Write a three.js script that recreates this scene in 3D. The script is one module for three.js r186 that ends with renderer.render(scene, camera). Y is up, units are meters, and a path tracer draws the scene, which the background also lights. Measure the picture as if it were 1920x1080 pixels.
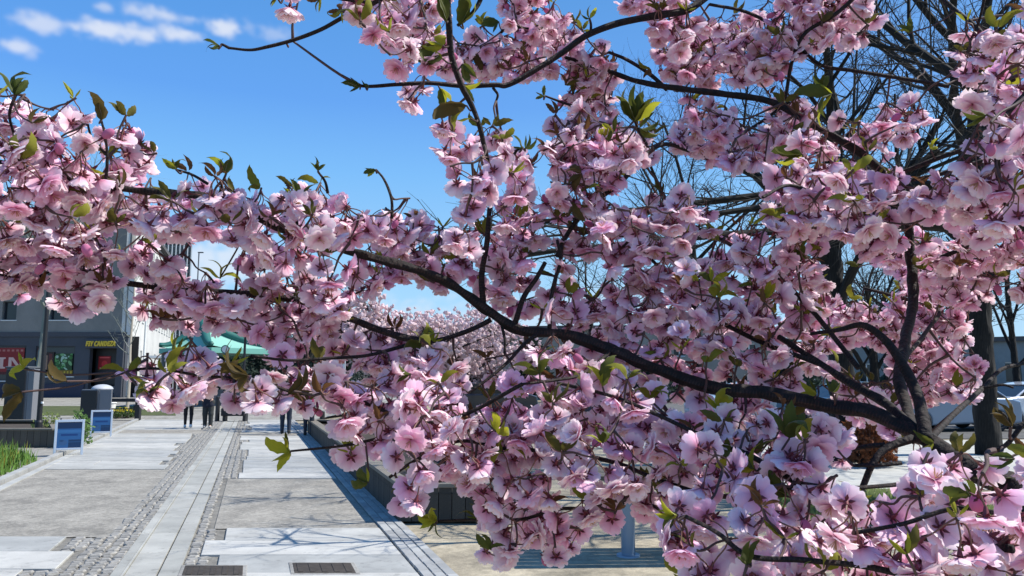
import * as THREE from 'three';
import { mergeGeometries } from 'three/addons/utils/BufferGeometryUtils.js';
import { RoundedBoxGeometry } from 'three/addons/geometries/RoundedBoxGeometry.js';
import { MarchingCubes } from 'three/addons/objects/MarchingCubes.js';
import { FontLoader } from 'three/addons/loaders/FontLoader.js';
import { TextGeometry } from 'three/addons/geometries/TextGeometry.js';

// ------------------------------------------------------------------ camera, sky, sun, exposure
const scene = new THREE.Scene();
const FOCAL = 1450, EYE = 1.55, HORIZON = 715;                    // pixels of a 1920 wide picture, metres
const PITCH = Math.atan((HORIZON - 540) / FOCAL);
const camera = new THREE.PerspectiveCamera(2 * Math.atan(540 / FOCAL) * 180 / Math.PI, 16 / 9, 0.05, 900);
camera.position.set(0, EYE, 0);
camera.rotation.x = PITCH;
scene.add(camera);
const renderer = new THREE.WebGLRenderer({ antialias: true });
renderer.toneMapping = THREE.LinearToneMapping;
renderer.toneMappingExposure = 1.3;
renderer.shadowMap.enabled = true;
const SUN = new THREE.Vector3(0.90, 1.12, -0.12).normalize();
const sun = new THREE.DirectionalLight(new THREE.Color(1, 0.955, 0.88), 5.0);
sun.position.copy(SUN).multiplyScalar(60).add(new THREE.Vector3(0, 0, -15));
sun.target.position.set(0, 0, -15);
sun.castShadow = true; sun.shadow.radius = 1; sun.shadow.mapSize.set(4096, 4096);
Object.assign(sun.shadow.camera, { left: -40, right: 40, top: 40, bottom: -40, near: 1, far: 140 });
scene.add(sun, sun.target);

// ------------------------------------------------------------------ random numbers, noise
function rng(seed) { let a = seed >>> 0; return () => { a = (a + 0x6D2B79F5) | 0; let t = Math.imul(a ^ (a >>> 15), 1 | a); t = (t + Math.imul(t ^ (t >>> 7), 61 | t)) ^ t; return ((t ^ (t >>> 14)) >>> 0) / 4294967296; }; }
const lerp = (a, b, t) => a + (b - a) * t, clamp = (x, a = 0, b = 1) => Math.min(b, Math.max(a, x)), smooth = (a, b, x) => { const t = clamp((x - a) / (b - a)); return t * t * (3 - 2 * t); };
function hash2(x, y, s) { let h = Math.imul(x, 374761393) + Math.imul(y, 668265263) + Math.imul(s, 974634777); h = Math.imul(h ^ (h >>> 13), 1274126177); return ((h ^ (h >>> 16)) >>> 0) / 4294967296; }
function vnoise(x, y, s = 0, per = 0) {
  const xi = Math.floor(x), yi = Math.floor(y), fx = x - xi, fy = y - yi, u = fx * fx * (3 - 2 * fx), v = fy * fy * (3 - 2 * fy);
  const w = (k) => per ? ((k % per) + per) % per : k;
  return lerp(lerp(hash2(w(xi), w(yi), s), hash2(w(xi + 1), w(yi), s), u), lerp(hash2(w(xi), w(yi + 1), s), hash2(w(xi + 1), w(yi + 1), s), u), v);
}
function fbm(x, y, s, oct = 4, per = 0) { let a = 0, g = 0.5, n = 0; for (let i = 0; i < oct; i++) { a += g * vnoise(x, y, s + i, per); n += g; x *= 2; y *= 2; per *= 2; g *= 0.55; } return a / n; }

// ------------------------------------------------------------------ sky: computed air and clouds
{
  const W = 2048, H = 1024, data = new Float32Array(W * H * 4), sunAz = Math.atan2(SUN.z, SUN.x);
  const stops = [[0, .52, .75, .90], [6, .35, .64, .90], [15, .185, .47, .87], [20, .118, .345, .81], [27, .088, .298, .70], [50, .055, .21, .56], [90, .04, .16, .46]];
  // clouds: azimuth right of straight ahead, elevation, half width, half height (degrees), strength
  const clouds = [[-32.67, 22.17, 1.56, 0.58, 0.8], [-33.73, 20.55, 1.33, 0.47, 0.85], [-28.82, 22.57, 2.03, 0.62, 1], [-26.80, 22.85, 1.48, 0.54, 0.95], [-24.33, 23.14, 1.48, 0.47, 0.95], [-25.59, 24.05, 2.41, 0.47, 0.8], [-21.36, 24.00, 1.26, 0.54, 1], [-17.85, 24.06, 1.40, 0.62, 0.4], [-29.07, 23.90, 0.59, 0.33, 0.6], [-19.54, 24.26, 0.66, 0.44, 0.3],
    [-21.2, 8.3, 5, 1.7, .85], [-12, 5, 9, 1.6, .5], [4, 5, 12, 2.4, .4]];
  const R = rng(5);
  for (let i = 0; i < 46; i++) { const az = -180 + R() * 360; if (az > -44 && az < 42) continue; clouds.push([az, 6 + R() * 40, 2 + R() * 5, .5 + R() * 1.1, .4 + R() * .5]); }
  const r2d = 180 / Math.PI;
  for (let j = 0; j < H; j++) {
    const el = (j + .5) / H * 180 - 90, e = Math.max(0, el);
    let k = 0; while (k < stops.length - 2 && stops[k + 1][0] < e) k++;
    const t = clamp((e - stops[k][0]) / (stops[k + 1][0] - stops[k][0])), near = clouds.filter((c) => Math.abs(c[1] - el) < c[3] * 3);
    for (let i = 0; i < W; i++) {
      const phi = ((i + .5) / W - .5) * 2 * Math.PI, o = (j * W + i) * 4;      // direction (cos phi, , sin phi)
      const az = ((phi * r2d + 90 + 540) % 360) - 180;                         // straight ahead (-z) is 0, right is positive
      let c = [1, 2, 3].map((q) => lerp(stops[k][q], stops[k + 1][q], t));
      if (el < 0) c = [.32, .33, .32];
      else {
        const g = .5 + .5 * Math.cos(phi - sunAz), pale = .30 * g * g * g * Math.max(0, 1 - el / 80);
        c = [lerp(c[0], .46, pale), lerp(c[1], .64, pale), lerp(c[2], .85, pale)];
        let m = 0;
        for (const q of near) {
          let da = Math.abs(az - q[0]); if (da > 180) da = 360 - da;
          if (da > q[2] * 2.2) continue;
          const wob = (fbm(az * .9, el * 2.2, 71, 5) - .5) * 1.9, d = Math.hypot(da / q[2], (el - q[1] + wob * .55 * q[3] + .12 * q[3]) / q[3]);
          m = Math.max(m, .78 * q[4] * smooth(1.25, .25, d + (fbm(az * 1.6, el * 3.4, 37, 5) - .5) * 1.3));
        }
        c = [lerp(c[0], .76, m), lerp(c[1], .80, m), lerp(c[2], .86, m)];
      }
      data[o] = c[0] * .86; data[o + 1] = c[1] * .85; data[o + 2] = c[2] * .86; data[o + 3] = 1;
    }
  }
  const sky = new THREE.DataTexture(data, W, H, THREE.RGBAFormat, THREE.FloatType);
  sky.mapping = THREE.EquirectangularReflectionMapping; sky.magFilter = sky.minFilter = THREE.LinearFilter; sky.needsUpdate = true;
  scene.background = sky; scene.environment = sky; scene.environmentIntensity = 1; scene.backgroundIntensity = 1;
}

// ------------------------------------------------------------------ places: from a sight line and a distance to a point
const V = (x, y, z) => new THREE.Vector3(x, y, z);
function ray(px, py) { const x = (px - 960) / FOCAL, y = -(py - 540) / FOCAL, c = Math.cos(PITCH), s = Math.sin(PITCH); return V(x, y * c + s, y * s - c); }
const P = (px, py, depth) => ray(px, py).multiplyScalar(depth).add(camera.position);
function at(px, py, F) { const r = ray(px, py); return r.multiplyScalar(F / -r.z).add(camera.position); }
function G(px, py, gy = 0) { const r = ray(px, py); return r.multiplyScalar((gy - EYE) / r.y).add(camera.position); }
const ANG = -18.33 * Math.PI / 180, DU = V(Math.cos(ANG), 0, Math.sin(ANG)), DV = V(Math.sin(ANG), 0, -Math.cos(ANG));
const UV = (u, v, y = 0) => V(DU.x * u + DV.x * v, y, DU.z * u + DV.z * v);
const UF = (u, F, y = 0) => UV(u, (F + u * DU.z) / -DV.z, y);      // across the path at u, at the distance F straight ahead

// ------------------------------------------------------------------ helpers
const used = new Map();
function numbered(name) { const n = used.get(name) || 0; used.set(name, n + 1); return n ? `${name}_${String(n).padStart(3, '0')}` : name; }
function tag(o, label, category, group, kind) { if (label) o.userData.label = label; if (category) o.userData.category = category; if (group) o.userData.group = group; if (kind) o.userData.kind = kind; return o; }
function thing(name, label, category, pos = V(0, 0, 0), turn = 0, group) { const o = new THREE.Group(); o.name = numbered(name); o.position.copy(pos); o.rotation.y = turn; scene.add(o); return tag(o, label, category, group); }
function struct(name, geo, m, label) { const o = geo ? new THREE.Mesh(geo, m) : new THREE.Group(); o.name = numbered(name); o.castShadow = o.receiveShadow = true; scene.add(o); o.userData.kind = 'structure'; if (label) o.userData.label = label; return o; }
function part(name, geo, m, parent, pos, rot) {
  const o = new THREE.Mesh(Array.isArray(geo) ? join(geo) : geo, m); o.name = name; o.castShadow = o.receiveShadow = true;
  if (pos) o.position.copy(pos); if (rot) o.rotation.set(...rot); parent.add(o); return o;
}
function join(list) {
  return mergeGeometries(list.map((g) => { const h = g.index ? g.toNonIndexed() : g.clone(); for (const k of Object.keys(h.attributes)) if (!['position', 'normal', 'uv', 'color'].includes(k)) h.deleteAttribute(k); if (!h.attributes.uv) h.setAttribute('uv', new THREE.Float32BufferAttribute(new Float32Array(h.attributes.position.count * 2), 2)); return h; }));
}
const box = (w, h, d, x = 0, y = 0, z = 0) => new THREE.BoxGeometry(w, h, d).translate(x, y, z);
const rbox = (w, h, d, r, x = 0, y = 0, z = 0, seg = 2) => new RoundedBoxGeometry(w, h, d, seg, r).translate(x, y, z);
const cyl = (r0, r1, h, x = 0, y = 0, z = 0, n = 16) => new THREE.CylinderGeometry(r1, r0, h, n).translate(x, y + h / 2, z);
// a flat sheet over a polygon of points (x, z), uv in metres
function sheet(pts, y, slope) {
  const c = pts.map((p) => new THREE.Vector2(p.x, -p.z)), tri = THREE.ShapeUtils.triangulateShape(c, []), pos = [], uv = [], nor = [];
  for (let t of tri) {
    const a = c[t[0]], b = c[t[1]], d = c[t[2]];
    if ((b.x - a.x) * (d.y - a.y) - (b.y - a.y) * (d.x - a.x) < 0) t = [t[0], t[2], t[1]];
    for (const i of t) { pos.push(pts[i].x, slope ? pts[i].y : y, pts[i].z); uv.push(pts[i].x, -pts[i].z); nor.push(0, 1, 0); }
  }
  const g = new THREE.BufferGeometry();
  g.setAttribute('position', new THREE.Float32BufferAttribute(pos, 3)); g.setAttribute('normal', new THREE.Float32BufferAttribute(nor, 3)); g.setAttribute('uv', new THREE.Float32BufferAttribute(uv, 2));
  if (slope) g.computeVertexNormals();
  return g;
}
// a stone over a convex polygon (counter clockwise seen from above), chamfered round the top
function stone(pts, y0, y1, ch, origin) {
  const n = pts.length, c = pts.reduce((a, p) => a.add(p), V(0, 0, 0)).multiplyScalar(1 / n), pos = [], uv = [];
  const inner = pts.map((p) => { const q = c.clone().sub(p); q.y = 0; const L = q.length(); return p.clone().addScaledVector(q, Math.min(.4, ch * 1.5 / L)); });
  const tri = (a, b, d) => { for (const p of [a, b, d]) { pos.push(p.x - origin.x, p.y, p.z - origin.z); uv.push(p.x, -p.z + p.y); } };
  const L = (p, y) => V(p.x, y, p.z);
  for (let i = 0; i < n; i++) {
    const j = (i + 1) % n;
    if (i > 0 && i < n - 1) tri(L(inner[0], y1), L(inner[i], y1), L(inner[i + 1], y1));
    tri(L(pts[i], y1 - ch), L(pts[j], y1 - ch), L(inner[j], y1)); tri(L(pts[i], y1 - ch), L(inner[j], y1), L(inner[i], y1));
    tri(L(pts[i], y0), L(pts[j], y0), L(pts[j], y1 - ch)); tri(L(pts[i], y0), L(pts[j], y1 - ch), L(pts[i], y1 - ch));
  }
  const g = new THREE.BufferGeometry();
  g.setAttribute('position', new THREE.Float32BufferAttribute(pos, 3)); g.setAttribute('uv', new THREE.Float32BufferAttribute(uv, 2)); g.computeVertexNormals();
  return g;
}
// a tapering tube through points with radii; ends closed by a point
function tube(pts, rad, sides = 7, sub = 4, bump = 0, R) {
  const curve = new THREE.CatmullRomCurve3(pts, false, 'centripetal'), N = Math.max(2, (pts.length - 1) * sub), pos = [], uv = [], idx = [];
  let side = null, len = 0, prev = null;
  for (let i = 0; i <= N; i++) {
    const t = i / N, c = curve.getPoint(t), tan = curve.getTangent(t), f = t * (pts.length - 1), k = Math.min(pts.length - 2, Math.floor(f)), r = lerp(rad[k], rad[k + 1], f - k);
    if (prev) len += prev.distanceTo(c); prev = c;
    if (!side) side = Math.abs(tan.y) < .9 ? V(0, 1, 0).cross(tan).normalize() : V(1, 0, 0).cross(tan).normalize();
    side.addScaledVector(tan, -side.dot(tan)).normalize();
    const up = tan.clone().cross(side);
    for (let j = 0; j <= sides; j++) {
      const a = j / sides * 2 * Math.PI, w = r * (bump ? 1 + bump * (vnoise(len * 40 + 7, (j % sides) * 1.7, 3) - .5) * 2 : 1);
      pos.push(c.x + (side.x * Math.cos(a) + up.x * Math.sin(a)) * w, c.y + (side.y * Math.cos(a) + up.y * Math.sin(a)) * w, c.z + (side.z * Math.cos(a) + up.z * Math.sin(a)) * w);
      uv.push(j / sides * Math.max(.02, r * 6.28), len);
    }
  }
  for (let i = 0; i < N; i++) for (let j = 0; j < sides; j++) { const a = i * (sides + 1) + j, b = a + sides + 1; idx.push(a, a + 1, b, b, a + 1, b + 1); }
  for (const [row, c, flip] of [[0, pts[0], 0], [N, pts[pts.length - 1], 1]]) {
    const m = pos.length / 3; pos.push(c.x, c.y, c.z); uv.push(0, row ? len : 0);
    for (let j = 0; j < sides; j++) { const a = row * (sides + 1) + j; flip ? idx.push(a, a + 1, m) : idx.push(a + 1, a, m); }
  }
  const g = new THREE.BufferGeometry();
  g.setAttribute('position', new THREE.Float32BufferAttribute(pos, 3)); g.setAttribute('uv', new THREE.Float32BufferAttribute(uv, 2)); g.setIndex(idx); g.computeVertexNormals();
  return g;
}
// many thin three or four sided sticks as one geometry
class Sticks {
  constructor(sides = 3) { this.s = sides; this.p = []; this.n = []; }
  add(a, b, ra, rb) {
    const t = b.clone().sub(a).normalize(), s = (Math.abs(t.y) < .9 ? V(0, 1, 0) : V(1, 0, 0)).cross(t).normalize(), u = t.clone().cross(s), S = this.s;
    for (let j = 0; j < S; j++) {
      const q = [j, j + 1].map((k) => { const an = k / S * 6.2832; return s.clone().multiplyScalar(Math.cos(an)).addScaledVector(u, Math.sin(an)); });
      const A = [a.clone().addScaledVector(q[0], ra), a.clone().addScaledVector(q[1], ra), b.clone().addScaledVector(q[0], rb), b.clone().addScaledVector(q[1], rb)];
      for (const [k, w] of [[0, 0], [1, 1], [2, 0], [2, 0], [1, 1], [3, 1]]) { this.p.push(A[k].x, A[k].y, A[k].z); this.n.push(q[w].x, q[w].y, q[w].z); }
    }
  }
  build() { const g = new THREE.BufferGeometry(); g.setAttribute('position', new THREE.Float32BufferAttribute(this.p, 3)); g.setAttribute('normal', new THREE.Float32BufferAttribute(this.n, 3)); return g; }
}

// ------------------------------------------------------------------ textures and materials
function texture(size, fn, srgb = true, rep = 1) {
  const d = new Uint8Array(size * size * 4);
  for (let j = 0; j < size; j++) for (let i = 0; i < size; i++) { const c = fn(i / size, j / size), o = (j * size + i) * 4; for (let k = 0; k < 3; k++) d[o + k] = clamp(c[k] ?? c[0]) * 255; d[o + 3] = 255; }
  const t = new THREE.DataTexture(d, size, size); t.wrapS = t.wrapT = THREE.RepeatWrapping; t.magFilter = t.minFilter = THREE.LinearFilter; if (srgb) t.colorSpace = THREE.SRGBColorSpace; t.repeat.set(rep, rep); t.needsUpdate = true; return t;
}
const mat = (r, g, b, rough = .8, more = {}) => new THREE.MeshStandardMaterial({ color: new THREE.Color().setRGB(r, g, b), roughness: rough, side: THREE.DoubleSide, ...more });
const grainTex = texture(512, (x, y) => { const s = fbm(x * 8, y * 8, 11, 3, 8), f = hash2(Math.floor(x * 512), Math.floor(y * 512), 4), m = fbm(x * 64, y * 64, 21, 2, 64); const w = smooth(.55, .7, fbm(x * 5, y * 5, 311, 4, 5)); const v = .62 + .18 * (s - .5) + .17 * (m - .5) + .12 * (f - .5) - .06 * w; return [v, v * .995, v * .98]; }, true, .5);
const grainBump = texture(512, (x, y) => { const m = fbm(x * 64, y * 64, 21, 2, 64), f = hash2(Math.floor(x * 512), Math.floor(y * 512), 4); return [m * .7 + f * .3]; }, false, .5);
const sandTex = texture(512, (x, y) => { const s = fbm(x * 6, y * 6, 91, 4, 6), f = hash2(Math.floor(x * 512), Math.floor(y * 512), 8), m = fbm(x * 40, y * 40, 55, 3, 40); const v = .68 + .28 * (s - .5) + .22 * (m - .5) + .12 * (f - .5); return [v, v * .975, v * .92]; }, true, .33);
const slabTex = texture(512, (x, y) => { const s = fbm(x * 5, y * 5, 14, 4, 5), f = hash2(Math.floor(x * 512), Math.floor(y * 512), 2), st = smooth(.62, .8, fbm(x * 9, y * 9, 66, 4, 9)); const w = smooth(.58, .66, fbm(x * 14, y * 14, 166, 3, 14)), dd = smooth(.66, .70, fbm(x * 40, y * 40, 206, 2, 40)); const v = .85 + .16 * (s - .5) + .08 * (f - .5) - .02 * st - .03 * w - .07 * dd * w; return [v * .985, v * .995, v]; }, true, .7);
const barkTex = texture(256, (x, y) => { const l = smooth(.56, .66, fbm(x * 4, y * 26, 31, 3, 1)), s = fbm(x * 12, y * 12, 17, 3, 12), g = smooth(.6, .7, fbm(x * 7, y * 7, 402, 3, 7)); const v = .42 + .6 * (s - .5) + .42 * l + .22 * g; return [v, v * .86, v * .82]; }, true);
barkTex.repeat.set(8, 8);
const barkBump = texture(256, (x, y) => [fbm(x * 10, y * 10, 17, 4, 10)], false); barkBump.repeat.set(10, 14);
const bareTex = texture(256, (x, y) => { const v = .55 + .9 * (fbm(x * 16, y * 3, 501, 4, 1) - .5) + .3 * (fbm(x * 30, y * 30, 77, 2, 30) - .5); return [v]; }); bareTex.repeat.set(1.2, .5);
const woodTex = texture(256, (x, y) => { const s = fbm(x * 3, y * 40, 61, 3, 1), f = fbm(x * 20, y * 120, 62, 2, 20); const v = .62 + .35 * (s - .5) + .25 * (f - .5); return [v, v * .96, v * .9]; });
const plasterTex = texture(256, (x, y) => { const s = fbm(x * 4, y * 4, 41, 4, 4), f = hash2(Math.floor(x * 256), Math.floor(y * 256), 3); const v = .88 + .16 * (s - .5) + .06 * (f - .5); return [v]; }, true, .3);
const M = {
  gravel: mat(.80, .755, .67, .95, { map: grainTex, bumpMap: grainBump, bumpScale: .006 }),
  sand: mat(.72, .66, .54, .95, { map: sandTex, bumpMap: grainBump, bumpScale: .005 }),
  asphalt: mat(.30, .30, .30, .95, { map: grainTex }),
  paving: mat(.80, .77, .70, .9, { map: grainTex }),
  cobble: [.76, .82, .90, .68].map((v) => mat(v, v * .97, v * .91, .85, { map: grainTex })),
  bed: mat(.55, .525, .47, 1, { map: grainTex }),
  slab: [[.56, .54, .49], [.63, .605, .55], [.51, .50, .465], [.69, .66, .60]].map((c) => mat(...c, .75, { map: slabTex })),
  channel: [[.53, .51, .455], [.58, .56, .50], [.48, .465, .415]].map((c) => mat(...c, .8, { map: slabTex })),
  kerb: [[.52, .51, .48], [.58, .57, .53]].map((c) => mat(...c, .8, { map: slabTex })),
  setts: [[.50, .49, .47], [.57, .56, .53], [.44, .435, .42]].map((c) => mat(...c, .8, { map: slabTex })),
  iron: mat(.10, .10, .10, .6, { metalness: .5 }),
  black: mat(.012, .013, .016, .5), blackSoft: mat(.02, .021, .025, .85),
  cabinet: mat(.10, .11, .125, .6), cabinetTop: mat(.42, .44, .47, .6),
  alu: mat(.62, .65, .70, .35, { metalness: .6 }), white: mat(.78, .78, .76, .6), steelBlue: mat(.20, .27, .36, .45, { metalness: .3 }),
  wood: mat(.33, .31, .28, .85, { map: woodTex }), woodDark: mat(.17, .17, .165, .85, { map: woodTex }), woodTop: mat(.62, .60, .55, .8, { map: woodTex }),
  wallGrey: mat(.29, .285, .265, .9, { map: plasterTex }), wallDark: mat(.075, .085, .105, .8, { map: plasterTex }), wallWhite: mat(.80, .80, .76, .85, { map: plasterTex }), wallBeige: mat(.40, .375, .33, .9, { map: plasterTex }), wallTower: mat(.30, .335, .335, .9, { map: plasterTex }),
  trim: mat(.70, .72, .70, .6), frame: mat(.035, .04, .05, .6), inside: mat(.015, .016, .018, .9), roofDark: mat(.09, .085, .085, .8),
  glass: new THREE.MeshPhysicalMaterial({ color: 0xdfe8ea, roughness: .04, transmission: 1, thickness: 0, side: THREE.DoubleSide }),
  glassDark: mat(.02, .026, .03, .06, { metalness: .0 }),
  mint: mat(.24, .50, .41, .55), mintDark: mat(.02, .13, .11, .6), mintEdge: mat(.16, .42, .35, .6),
  bark: mat(.042, .028, .024, .85, { map: barkTex, bumpMap: barkBump, bumpScale: .004 }), twig: mat(.070, .040, .036, .8),
  bareBark: mat(.05, .046, .040, .95, { map: bareTex, bumpMap: bareTex, bumpScale: .02 }), bareTwig: mat(.032, .030, .028, .95), paleTwig: mat(.20, .22, .19, .95), birch: mat(.42, .38, .31, .9),
  soil: mat(.16, .12, .085, 1, { map: grainTex }),
};
const leafy = (r, g, b, tr = .45) => new THREE.MeshPhysicalMaterial({ color: new THREE.Color().setRGB(r, g, b), roughness: .95, transmission: tr, thickness: 0, side: THREE.DoubleSide, specularIntensity: .3 });
M.petal = new THREE.MeshPhysicalMaterial({ color: 0xffffff, vertexColors: true, roughness: .95, transmission: .36, thickness: 0, side: THREE.DoubleSide, specularIntensity: .2 });
M.petals = [0, .3, .6, .95].map((k) => { const m = M.petal.clone(); m.color.setRGB(1, 1 - .20 * k, 1 - .05 * k); return m; });
M.calyx = mat(1, 1, 1, .6, { vertexColors: true });
M.leaf = [leafy(.095, .110, .020), leafy(.075, .100, .020), leafy(.105, .075, .022), leafy(.36, .37, .03, .6)];
M.grass = leafy(.14, .25, .045, .35);
M.fern = leafy(.14, .24, .07, .35);
Object.assign(M, {
  rimGrey: mat(.16, .165, .17, .5, { metalness: .3 }), rust: mat(.16, .13, .105, .85, { map: grainTex, metalness: .2 }), turf: mat(.20, .25, .075, 1, { map: grainTex }), pavementPale: mat(.66, .64, .58, .9, { map: slabTex }),
  grassV: new THREE.MeshPhysicalMaterial({ color: 0xffffff, vertexColors: true, roughness: .95, transmission: .35, thickness: 0, side: THREE.DoubleSide, specularIntensity: .3 }),
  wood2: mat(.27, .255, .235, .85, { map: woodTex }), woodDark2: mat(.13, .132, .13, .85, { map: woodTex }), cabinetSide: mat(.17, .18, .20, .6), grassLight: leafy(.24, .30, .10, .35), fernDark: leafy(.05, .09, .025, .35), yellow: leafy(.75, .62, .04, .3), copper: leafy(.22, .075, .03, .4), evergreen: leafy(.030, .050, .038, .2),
  wallDark2: mat(.055, .06, .075, .7), navy: mat(.03, .035, .065, .8), yellowSign: mat(.72, .50, .04, .5), brickFar: mat(.30, .20, .16, .9, { map: plasterTex }), redLight: mat(.35, .01, .01, .3), skin: mat(.52, .33, .25, .6),
});
// joins many placed copies of small geometries into one
class Accumulator {
  constructor() { this.p = []; this.n = []; this.c = []; }
  add(g, pos, q, s, tint, tg = 1, tb = 1) {
    const P0 = g.attributes.position.array, N0 = g.attributes.normal.array, C0 = g.attributes.color?.array, v = new THREE.Vector3();
    for (let i = 0; i < P0.length; i += 3) {
      v.set(P0[i] * s, P0[i + 1] * s, P0[i + 2] * s).applyQuaternion(q).add(pos); this.p.push(v.x, v.y, v.z);
      v.set(N0[i], N0[i + 1], N0[i + 2]).applyQuaternion(q); this.n.push(v.x, v.y, v.z);
      if (C0) this.c.push(Math.min(1, C0[i] * tint), Math.min(1, C0[i + 1] * tint * tg), Math.min(1, C0[i + 2] * tint * tb));
    }
  }
  build() { const g = new THREE.BufferGeometry(); g.setAttribute('position', new THREE.Float32BufferAttribute(this.p, 3)); g.setAttribute('normal', new THREE.Float32BufferAttribute(this.n, 3)); if (this.c.length) g.setAttribute('color', new THREE.Float32BufferAttribute(this.c, 3)); return g; }
}
// ------------------------------------------------------------------ the ground
const kerbU = (v) => -3.0 - .036 * v, CH = { l: -1.0, r: -.58 }, STRIP = [1.34, 1.62];
{
  const big = 420;
  struct('ground', sheet([V(-big, 0, 30), V(big, 0, 30), V(big, 0, -big), V(-big, 0, -big)], -.03), M.sand);
  // the far side rises gently to the street before the shop house
  struct('street', sheet([V(-90, 0, -31.5), V(-8, 0, -31.5), V(-6, .6, -45.6), V(-90, .6, -45.6)], 0, true), M.paving);
  struct('street_terrace', sheet([V(-120, .6, -45.6), V(-6, .6, -45.6), V(4, .6, -110), V(-120, .6, -110)], .6), M.asphalt);
  const path = [UV(kerbU(3), 3), UV(STRIP[1], 3), UV(STRIP[1], 48), UV(kerbU(48), 48)];
  struct('path_bed', sheet(path, -.012), M.bed);
  // rough stone mastic bands between the slabs
  for (const [u0, u1, f0, f1] of [[-9, -1.28, 8.0, 14.0], [-.34, STRIP[0] - .02, 8.45, 12.7], [-9, -1.25, 23.4, 25.2], [-.34, STRIP[0] - .02, 22.4, 24.0], [-9, -1.25, 34.2, 50], [-.34, STRIP[0] - .02, 34.2, 50]]) {
    const L = (f) => { if (u0 > -5) return UF(u0, f); let u = -3.6; for (let k = 0; k < 6; k++) { const p = UF(u, f), v = p.dot(DV); u = kerbU(v) + .0; } return UF(u, f); };
    struct('gravel_band', sheet([L(f0), UF(u1, f0), UF(u1, f1), L(f1)], -.002), M.gravel);
  }
  const R = rng(77);
  // concrete slabs in rows that run straight across the view, ends cut along the path
  const paving = struct('slab_paving'), O = V(0, 0, 0);
  function slabRow(u0, u1, f0, f1, far) {
    const n = Math.max(1, Math.round((u1 - u0) / 1.35 + R() * .6 - .3)), cuts = [u0]; for (let k = 1; k < n; k++) cuts.push(lerp(u0, u1, (k + (R() - .5) * .4) / n)); cuts.push(u1);
    const m = M.slab[Math.floor(R() * 4)];
    for (let k = 0; k < n; k++) { const g = .006, a = cuts[k] + g, b = cuts[k + 1] - g; part('slab', stone([UF(a, f0 + g), UF(b, f0 + g), UF(b, f1 - g), UF(a, f1 - g)], -.02, .006 + R() * .003, .004, O), m, paving); }
  }
  const bandL = [[4.6, 8.0], [14.0, 23.4], [25.2, 34.2]], bandR = [[4.6, 8.45], [12.7, 22.4], [24.0, 34.2]], pitch = [.64, .72, .9];
  const starts = [];
  bandL.forEach(([a, b], i) => { const n = Math.round((b - a) / pitch[i]); for (let k = 0; k < n; k++) { const f0 = lerp(a, b, k / n), f1 = lerp(a, b, (k + 1) / n), v = UF(-3.6, f0).dot(DV); let u = -3.6; for (let q = 0; q < 5; q++) u = kerbU(UF(u, f0).dot(DV)); const e = i === 0 ? [-1.72, -1.5, -1.75, -1.62, -1.46, -1.6][n - 1 - k] ?? -1.6 : -1.42 - R() * .42; slabRow(u + .02, e, f0, f1); starts.push([-1, e, f0, f1]); } });
  bandR.forEach(([a, b], i) => { const n = Math.round((b - a) / pitch[i]); for (let k = 0; k < n; k++) { const f0 = lerp(a, b, k / n), f1 = lerp(a, b, (k + 1) / n), e = i === 0 ? [-.22, -.4, -.24, -.38, -.2, -.36][n - 1 - k] ?? -.3 : -.32 + R() * .32; slabRow(e, STRIP[0] - .015, f0, f1); starts.push([1, e, f0, f1]); } });
  // rough setts along the channel: the nearest single, the others joined
  const cob = struct('cobble_strip'); let single = 0; const rest = [], shapes = M.cobble.map((m, i) => { const q = rng(300 + i), w = .047, pts = [V(-w, 0, w), V(w, 0, w), V(w, 0, -w), V(-w, 0, -w)].map((p) => p.add(V((q() - .5) * .018, 0, (q() - .5) * .018))); return stone(pts, -.03, .010, .012, O); });
  function cobble(u, v) {
    const p = UV(u, v), k = Math.floor(R() * 4), rot = -ANG + (R() - .5) * .9, y = -.010 + R() * .012;
    if (single < 298) { const m = part('cobble', shapes[k], M.cobble[Math.floor(R() * 4)], cob, V(p.x, y, p.z), [0, rot, 0]); m.scale.set(.82 + R() * .3, 1, .82 + R() * .3); single++; }
    else rest.push(shapes[k].clone().applyMatrix4(new THREE.Matrix4().makeRotationY(rot).setPosition(p.x, y, p.z)));
  }
  const endAt = (s, f) => { for (const q of starts) if (q[0] === s && f >= q[2] && f < q[3]) return q[1]; return null; };
  for (let v = 6.2; v < 36; v += .105) {
    for (let u = -1.08; u > -1.95; u -= .103) { const f = -UV(u, v).z, e = endAt(-1, f); if (e === null ? u > -1.3 : u > e + .05) cobble(u + (R() - .5) * .015, v + (R() - .5) * .02); }
    for (let u = -.46; u < .1; u += .103) { const f = -UV(u, v).z, e = endAt(1, f); if (e === null ? u < -.36 : u < e - .05) cobble(u + (R() - .5) * .015, v + (R() - .5) * .02); }
  }
  part('cobbles', join(rest), M.cobble[1], cob).userData.kind = 'stuff';
  // the drain channel down the middle: a raised lip, a run of slabs, a slot and an edge
  const ch = struct('drain_channel');
  for (let v = 4; v < 36; v += .98) {
    const q = (a, b, y0, y1, m) => part('channel_stone', stone([UV(a, v + .004), UV(b, v + .004), UV(b, v + .976), UV(a, v + .976)], -.03, y1, .005, O), m, ch);
    q(-1.035, -.955, 0, .010, M.channel[Math.floor(R() * 3)]); q(-.950, -.935, 0, .016, M.channel[1]); q(-.930, -.690, 0, .004, M.channel[Math.floor(R() * 3)]); q(-.672, -.52, 0, .009, M.channel[Math.floor(R() * 3)]);
  }
  // kerb on the left: a light edge, a groove and a low upstand; setts on the right
  const kb = struct('kerb');
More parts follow.
